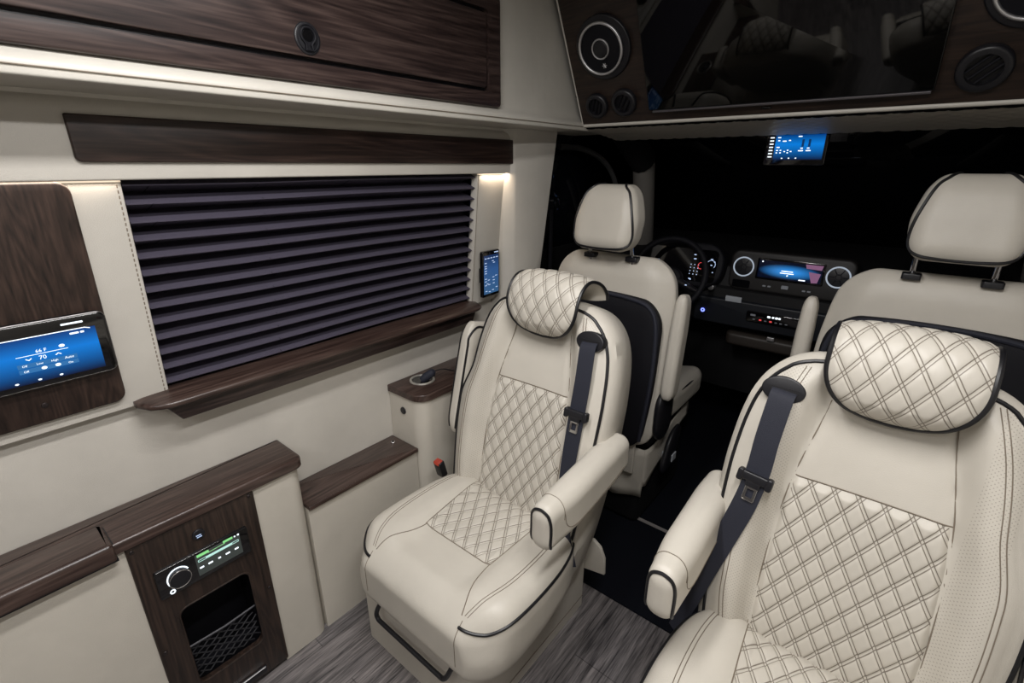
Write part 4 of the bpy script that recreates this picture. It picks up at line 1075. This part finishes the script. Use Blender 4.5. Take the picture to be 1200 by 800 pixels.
# dashboard
da = thing('dashboard', (0, 2.5, .006), 'dark dashboard with central screen between two ringed air vents', 'dashboard')
mb = MB()
prof = [(2.92, .30), (2.92, 1.0), (2.60, 1.005), (2.40, .995), (2.30, .975), (2.235, .945), (2.215, .90), (2.205, .865), (2.19, .855), (2.185, .80), (2.20, .785), (2.215, .70), (2.26, .66), (2.40, .62), (2.42, .30)]
n = len(prof); xs = [-.925+1.85*i/30 for i in range(31)]
mb.add([(x, y+.05*(abs(x)/.93)**2, z) for x in xs for y, z in prof], [(i*n+j, i*n+(j+1) % n, (i+1)*n+(j+1) % n, (i+1)*n+j) for i in range(30) for j in range(n)]+[tuple(range(n)), tuple(range(31*n-1, 30*n-1, -1))])
link('dash_body', mb, M['dash'], da, angle=35)
FD = Frame((0, 2.188, .868), (1, 0, 0), Vector((0, .10, 1)))
mb = MB(); prism(mb, FD, rr_out(-.225, .225, -.005, .160, .035, 8), -.09, .0, .010); st = link('centre_stack', mb, plain('stack_plastic', (.013, .0115, .0115), .55), da)
for a in (-.170, .170):
    vm = MB(); prism(vm, FD, circ(a, .092, .037, n=32), -.004, .006, .002); v = link('air_vent', vm, M['black'], da)
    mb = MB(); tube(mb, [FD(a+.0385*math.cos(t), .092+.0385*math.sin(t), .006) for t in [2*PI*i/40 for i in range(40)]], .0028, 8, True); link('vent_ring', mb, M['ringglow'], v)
    mb = MB(); tube(mb, [FD(a+.011*math.cos(t), .092+.011*math.sin(t), .009) for t in [2*PI*i/20 for i in range(20)]], .002, 6, True)
    for k in range(6):
        t = PI*k/3; tube(mb, [FD(a+.012*math.cos(t), .092+.012*math.sin(t), .007), FD(a+.034*math.cos(t), .092+.034*math.sin(t), .006)], .0015, 5)
    link('vent_blades', mb, M['black'], v)
mb = MB(); prism(mb, FD, rr_out(-.120, .124, .050, .136, .006), -.004, .005, .002); sc = link('centre_screen', mb, M['gloss'], da)
mb = MB(); quad(mb, FD, -.112, .116, .058, .128, .0056); link('display', mb, M['navscr'], sc)
mb = MB(); mb.add([FD(.055, .128, .0062), FD(.116, .128, .0062), FD(.112, .110, .0062), FD(.060, .112, .0062)], [(0, 1, 2, 3)]); mb.add([FD(.070, .100, .0062), FD(.112, .096, .0062), FD(.105, .060, .0062), FD(.085, .058, .0062)], [(0, 1, 2, 3)])
link('pink_shapes', mb, M['pink'], sc)
mb = MB(); prism(mb, FD, rr_out(-.026, .016, .090, .0935, .001), .006, .0064); prism(mb, FD, rr_out(-.030, .020, .082, .085, .001), .006, .0064); prism(mb, FD, circ(-.002, .075, .003, n=8), .006, .0064); prism(mb, FD, rr_out(.040, .064, .062, .066, .002), .006, .0064); prism(mb, FD, circ(-.100, .122, .003, n=8), .006, .0064)
link('screen_text', mb, M['white'], sc)
gm = plain('grey_marks', (.30, .32, .36), .5)
for a in (-.085, -.066, .060, .078):
    mb = MB(); prism(mb, FD, rr_out(a, a+.012, .020, .026, .002), .0, .002); link('button', mb, gm, st)
mb = MB(); prism(mb, FD, rr_out(-.015, .010, .020, .034, .002), -.002, .003); link('rocker_switch', mb, gm, st)
mb = MB(); prism(mb, FD, rr_out(-.205, -.135, .004, .036, .006), -.02, .0008); link('cubby', mb, M['gloss'], da)
FL = Frame((0, 2.178, .70), (1, 0, 0), Vector((0, -.08, 1)))
mb = MB(); prism(mb, FL, rr_out(-.345, .215, .000, .115, .01), -.06, .004, .006); lw = link('lower_panel', mb, plain('lower_dash', (.010, .012, .017), .5), da)
mb = MB(); prism(mb, FL, rr_out(-.215, -.150, .111, .134, .002), .0, .008, .001); link('paper_label', mb, M['silver_label'], da)
mb = MB(); prism(mb, FL, rr_out(-.122, .085, .038, .085, .008), .002, .012, .003); cp = link('climate_panel', mb, M['gloss'], da)
mb = MB()
for a, w_ in ((-.040, .012), (-.022, .008), (-.010, .010), (.002, .008)): prism(mb, FL, rr_out(a, a+w_, .068, .076, .002), .0118, .0128)
link('climate_display', mb, M['white'], cp)
for a in (-.070, -.030):
    mb = MB(); prism(mb, FL, rr_out(a, a+.010, .050, .056, .002), .0118, .0128); link('red_button', mb, M['redglow'], cp)
for a in (-.095, -.050, -.010, .008, .028):
    mb = MB(); prism(mb, FL, rr_out(a, a+.010, .050, .054, .002), .0118, .0128); link('button', mb, gm, cp)
mb = MB(); prism(mb, FL, rr_out(-.105, -.085, .066, .074, .002), .0118, .0128); link('button', mb, gm, cp)
mb = MB(); tube(mb, [FL(-.306+.0065*math.cos(t), .052+.0065*math.sin(t), .006) for t in [2*PI*i/20 for i in range(20)]], .0024, 6, True); link('start_button', mb, M['blueglow'], da)
mb = MB(); rbox(mb, (-.04, 2.33, .63), (.17, .12, .035), (.03, .04, .02), (5, 5, 3), 4); link('cup_tray', mb, plain('tray_plastic', (.030, .024, .020), .5), da)
mb = MB(); prism(mb, Frame((-.02, 2.20, .668), (1, 0, 0), (0, 0, 1)), rr_out(-.014, .014, -.010, .006, .003), -.01, .004, .001); link('tray_clip', mb, M['metal'], da)
# instrument cluster
FCl = Frame((-.437, 2.170, .868), (1, 0, 0), Vector((0, .25, 1)))
mb = MB(); prism(mb, FCl, rr_out(-.19, .19, -.02, .175, .08, 10), -.10, .02, .012); cl = link('cluster_hood', mb, M['matt'], da)
mb = MB(); prism(mb, FCl, rr_out(-.165, .165, .005, .145, .02), .018, .0225); link('cluster_glass', mb, M['gloss'], cl)
mb = MB()
random.seed(4)
for i in range(4):
    for j in range(3): prism(mb, FCl, circ(.055+.016*j, .035+.014*i, .0022, n=8), .022, .0235)
for a, b, w_ in ((.060, .118, .010), (.085, .122, .012), (.062, .100, .012), (.070, .134, .014), (.135, .105, .010), (.150, .095, .006), (.138, .080, .008), (-.12, .06, .006), (-.10, .08, .006), (.15, .05, .005)): prism(mb, FCl, rr_out(a, a+w_, b, b+.0045, .002), .022, .0235)
tube(mb, [FCl(.140+.018*math.cos(t), .085+.018*math.sin(t), .0235) for t in [math.radians(d) for d in range(-40, 200, 12)]], .0012, 5)
link('cluster_lights', mb, M['whitedim'], cl)
mb = MB(); tube(mb, [FCl(.098+.012*math.cos(t), .075+.014*math.sin(t), .0235) for t in [math.radians(d) for d in range(40, 300, 12)]], .0012, 5); link('red_arc', mb, M['redglow'], cl)
mb = MB(); prism(mb, Frame((-.285, 2.175, .858), (1, 0, 0), (0, 0, 1)), circ(0, 0, .014, n=20), -.03, .010, .003); link('light_switch', mb, M['metal'], da)
# steering wheel
sw = thing('steering_wheel', (-.46, 2.08, .92), 'black steering wheel in front of the glowing instrument cluster', 'steering wheel')
FW = Frame((-.440, 2.075, .900), (1, 0, 0), Vector((0, .45, 1)))
mb = MB(); tube(mb, [FW(.162*math.cos(t), .162*math.sin(t), .03) for t in [2*PI*i/64 for i in range(64)]], .0125, 12, True); link('rim', mb, M['matt'], sw)
mb = MB(); prism(mb, FW, circ(0, -.01, .062, .055, 32), -.02, .028, .015, back=.01); link('hub', mb, M['matt'], sw)
for a in (200, -20, 270):
    t = math.radians(a); mb = MB(); tube(mb, [FW(.04*math.cos(t), .04*math.sin(t), .010), FW(.11*math.cos(t), .11*math.sin(t), .018), FW(.160*math.cos(t), .160*math.sin(t), .03)], [.02, .014, .011], 10); link('spoke', mb, M['black'], sw)
mb = MB(); tube(mb, [FW(0, 0, -.01), FW(0, 0, -.22)], .035, 12); link('column', mb, M['matt'], sw)
mb = MB(); tube(mb, [FW(.028*math.cos(t), -.005+.028*math.sin(t), .0285) for t in [2*PI*i/28 for i in range(28)]], .0018, 6, True); link('hub_ring', mb, plain('dim_chrome', (.25, .25, .27), .3, .9), sw)
mb = MB()
for a, b in ((-.10, -.005), (-.09, -.03), (.095, -.005), (.088, -.035)): prism(mb, FW, rr_out(a, a+.008, b, b+.004, .001), .02, .033)
link('wheel_buttons', mb, M['whitedim'], sw)

# rear-view monitor hanging at the header
rv = thing('header_monitor', (-.03, 2.04, 1.38), 'small blue control display hanging below the overhead console, above the dashboard', 'monitor')
FM = Frame((-.115, 2.035, 1.379), (1, 0, 0), (0, 0, 1))
mb = MB(); prism(mb, FM, rr_out(-.008, .184, -.018, .100, .006), -.012, .004, .002); prism(mb, FM, rr_out(.06, .115, .09, .13, .004), -.012, -.002); link('bezel', mb, M['gloss'], rv)
mb = MB(); quad(mb, FM, .022, .174, .000, .082, .0045); link('display', mb, M['scr'], rv)
mb = MB(); quad(mb, FM, .0, .022, .000, .082, .0045); link('menu_strip', mb, M['scrdark'], rv)
mb = MB()
for i in range(7): prism(mb, FM, rr_out(.004, .017, .009+.0105*i, .0125+.0105*i, .001), .0046, .005)
for a, b, w_ in ((.028, .072, .012), (.030, .062, .008), (.045, .060, .014), (.064, .062, .008), (.028, .040, .012), (.028, .030, .008), (.040, .030, .006), (.028, .022, .006), (.040, .022, .006), (.053, .026, .006), (.063, .030, .006), (.063, .022, .006), (.073, .026, .006), (.092, .074, .014), (.104, .036, .009), (.124, .036, .009), (.098, .028, .018), (.121, .028, .018), (.048, .004, .006), (.070, .004, .006), (.092, .004, .006), (.130, .088, .032)):
    prism(mb, FM, rr_out(a, a+w_*.85, b, b+.0032, .0012), .0046, .005)
link('screen_text', mb, M['white'], rv)
mb = MB()
for a in (.106, .126): prism(mb, FM, rr_out(a, a+.007, .042, .066, .001), .0046, .005)
link('slider_tracks', mb, emis('slider_dark', (0, .05, .2), .5), rv)

# ------------------------------------------------------------------ overhead console with television
oc = thing('overhead_console', (0, 1.80, 1.46), 'dark walnut bulkhead console over the cab opening, carrying the television', 'console')
mb = MB(); prof = [(1.738, 1.498), (1.745, 1.492), (2.0, 1.462), (2.02, 1.48), (2.02, 1.925), (1.52, 1.925)]
n = len(prof); X0, X1 = -.699, .925
mb.add([(X0, y, z) for y, z in prof]+[(X1, y, z) for y, z in prof], [(j, (j+1) % n, n+(j+1) % n, n+j) for j in range(n)]+[tuple(range(n)), tuple(range(2*n-1, n-1, -1))])
link('console_body', mb, M['darkcab'], oc)
mb = MB(); nxq, nyq = 260, 40; vs = []
for i in range(nyq+1):
    y = 1.742+.255*i/nyq
    for j in range(nxq+1):
        x = -.70+1.6*j/nxq; A = x/.05+y/.05; Bq = x/.05-y/.05; f1 = abs(A-math.floor(A)-.5)*2; f2 = abs(Bq-math.floor(Bq)-.5)*2
        mb.uv[len(vs)] = (A, Bq); vs.append((x, y, 1.492-(y-1.742)*.118-.001-.0022*(1-f1**4)*(1-f2**4)))
mb.add(vs, [(i*(nxq+1)+j, i*(nxq+1)+j+1, (i+1)*(nxq+1)+j+1, (i+1)*(nxq+1)+j) for i in range(nyq) for j in range(nxq)])
link('quilted_underside', mb, M['leather'], oc, merge=False)
uu = Vector((0, -.469, .883))
FO = Frame((0, 1.726, 1.5), (1, 0, 0), uu)
mb = MB(); prism(mb, FO, rr_out(-.702, .925, .006, .49, .003), -.02, .0, .002); link('wood_face', mb, M['woodX'], oc)
mb = MB(); tube(mb, [FO(-.702, .0, -.004), FO(.925, .0, -.004)], .0068, 10); tube(mb, [FO(-.702, .0, -.002), FO(-.704, .25, -.002), FO(-.706, .49, -.002)], .0030, 8); link('cream_edge', mb, M['trimcream'], oc)
mb = MB(); prism(mb, FO, rr_out(-.078, -.050, .022, .029, .003), -.002, .004, .001); link('sensor', mb, M['gloss'], oc)
tv = thing('television', (-.055, 1.65, 1.54), 'large flat black television set into the walnut overhead console', 'television')
mb = MB(); prism(mb, FO, rr_out(-.424, .322, .048, .482, .004), .001, .020, .003); link('screen', mb, plain('tv_glass', (.002, .002, .002), .04, spec=.45), tv)
mb = MB(); prism(mb, FO, rr_out(-.410, .316, .0415, .0475, .001), .001, .022, .001); link('bottom_bezel', mb, plain('tv_bezel', (.16, .15, .16), .35, .6), tv)

def speaker(a, b, label):
    t = thing('speaker', FO(a, b, 0), label, 'speaker', 'ringed speakers in the overhead console')
    mb = MB(); prism(mb, FO, circ(a+.004, b, .098, n=48), .0, .012, .005); link('mount', mb, M['black'], t)
    mb = MB(); tube(mb, [FO(a+.076*math.cos(q), b+.076*math.sin(q), .018) for q in [2*PI*i/56 for i in range(56)]], .0048, 10, True); link('chrome_ring', mb, M['metal'], t)
    mb = MB(); prism(mb, FO, circ(a, b, .074, n=48), .008, .016, .002); link('cone', mb, M['matt'], t)
    mb = MB(); tube(mb, [FO(a+.029*math.cos(q), b+.029*math.sin(q), .018) for q in [2*PI*i/40 for i in range(40)]], .0028, 8, True); link('inner_ring', mb, M['metal'], t)
    mb = MB(); prism(mb, FO, circ(a, b, .027, n=32), .014, .022, .006); link('dome', mb, M['black'], t)
    mb = MB()
    for q in range(3):
        an = PI*q/3; tube(mb, [FO(a+.006-.008*math.cos(an), b-.051-.008*math.sin(an), .0175), FO(a+.006+.008*math.cos(an), b-.051+.008*math.sin(an), .0175)], .0016, 5)
    link('badge', mb, M['metal'], t)
speaker(-.567, .256, 'round chrome-ringed speaker above the two small vents, beside the cream cabinet end')
speaker(.456, .258, 'round chrome-ringed speaker on the passenger side of the television')
def airvent(a, b, r, label, ang=.5):
    t = thing('air_outlet', FO(a, b, 0), label, 'vent', 'round swivel vents in the overhead console')
    mb = MB()
    prism(mb, FO, circ(a, b, r, n=40), .0, .018, .009, hole=circ(a, b, r*.66, n=40), steps=6); link('collar', mb, M['black'], t)
    mb = MB(); prism(mb, FO, circ(a, b, r*.70, n=32), .0, .002); link('opening', mb, M['pipe'], t)
    mb = MB()
    for k in (-.32, 0, .32):
        c_, s_ = math.cos(ang), math.sin(ang); L = r*.6*math.sqrt(1-k*k)
        tube(mb, [FO(a-L*c_-k*r*s_, b-L*s_+k*r*c_, .009), FO(a+L*c_-k*r*s_, b+L*s_+k*r*c_, .009)], .0030, 6)
    link('louvres', mb, M['matt'], t)
airvent(-.624, .073, .043, 'small round black vent nearest the cream cabinet end, under the speaker', 1.2)
airvent(-.517, .077, .046, 'small round black vent between the cabinet-side vent and the television', 1.0)
airvent(.402, .085, .052, 'large round black vent beside the lower passenger-side corner of the television', .75)
airvent(.525, .085, .052, 'outermost round black vent, beyond the other passenger-side vent at the picture edge', .75)

# ------------------------------------------------------------------ lights
def area(name, loc, size, sy, energy, col, rot=(0, 0, 0)):
    l = bpy.data.lights.new(name, 'AREA'); l.shape = 'RECTANGLE'; l.size = size; l.size_y = sy; l.energy = energy; l.color = col
    o = bpy.data.objects.new(name, l); COL.objects.link(o); o.location = loc; o.rotation_euler = rot; return o
for i, (x, y) in enumerate(((-.18, .30), (.38, .30), (-.18, -.85), (.38, -.85))):
    mb = MB(); prism(mb, Frame((0, 0, 1.926), (1, 0, 0), (0, -1, 0)), rr_out(x-.05, x+.05, -y-.35, -y+.35, .02), 0, .006, .002)
    tag(link('ceiling_light', mb, M['lamp']), 'long flat LED ceiling light, %s' % ['over the console side', 'over the aisle chair', 'rear one over the console side', 'rear one over the other side'][i], 'light', 'ceiling lights')
    area('ceiling_lamp_%d' % i, (x, y, 1.915), .10, .70, (10., 11., 4.5, 4.5)[i], (1., .978, .968))
area('valance_glow_near', (-.850, -.10, 1.3325), .010, .76, .42, (1., .84, .68))
area('valance_glow_far', (-.850, 1.385, 1.3325), .012, .14, .28, (1., .80, .60))
W = bpy.data.worlds.new('night'); S.world = W; W.use_nodes = True
W.node_tree.nodes['Background'].inputs[0].default_value = (.01, .014, .03, 1); W.node_tree.nodes['Background'].inputs[1].default_value = .15
S.view_settings.view_transform = 'Standard'; S.view_settings.look = 'None'; S.view_settings.gamma = 1; S.view_settings.use_curve_mapping = False
S.view_settings.exposure = .12
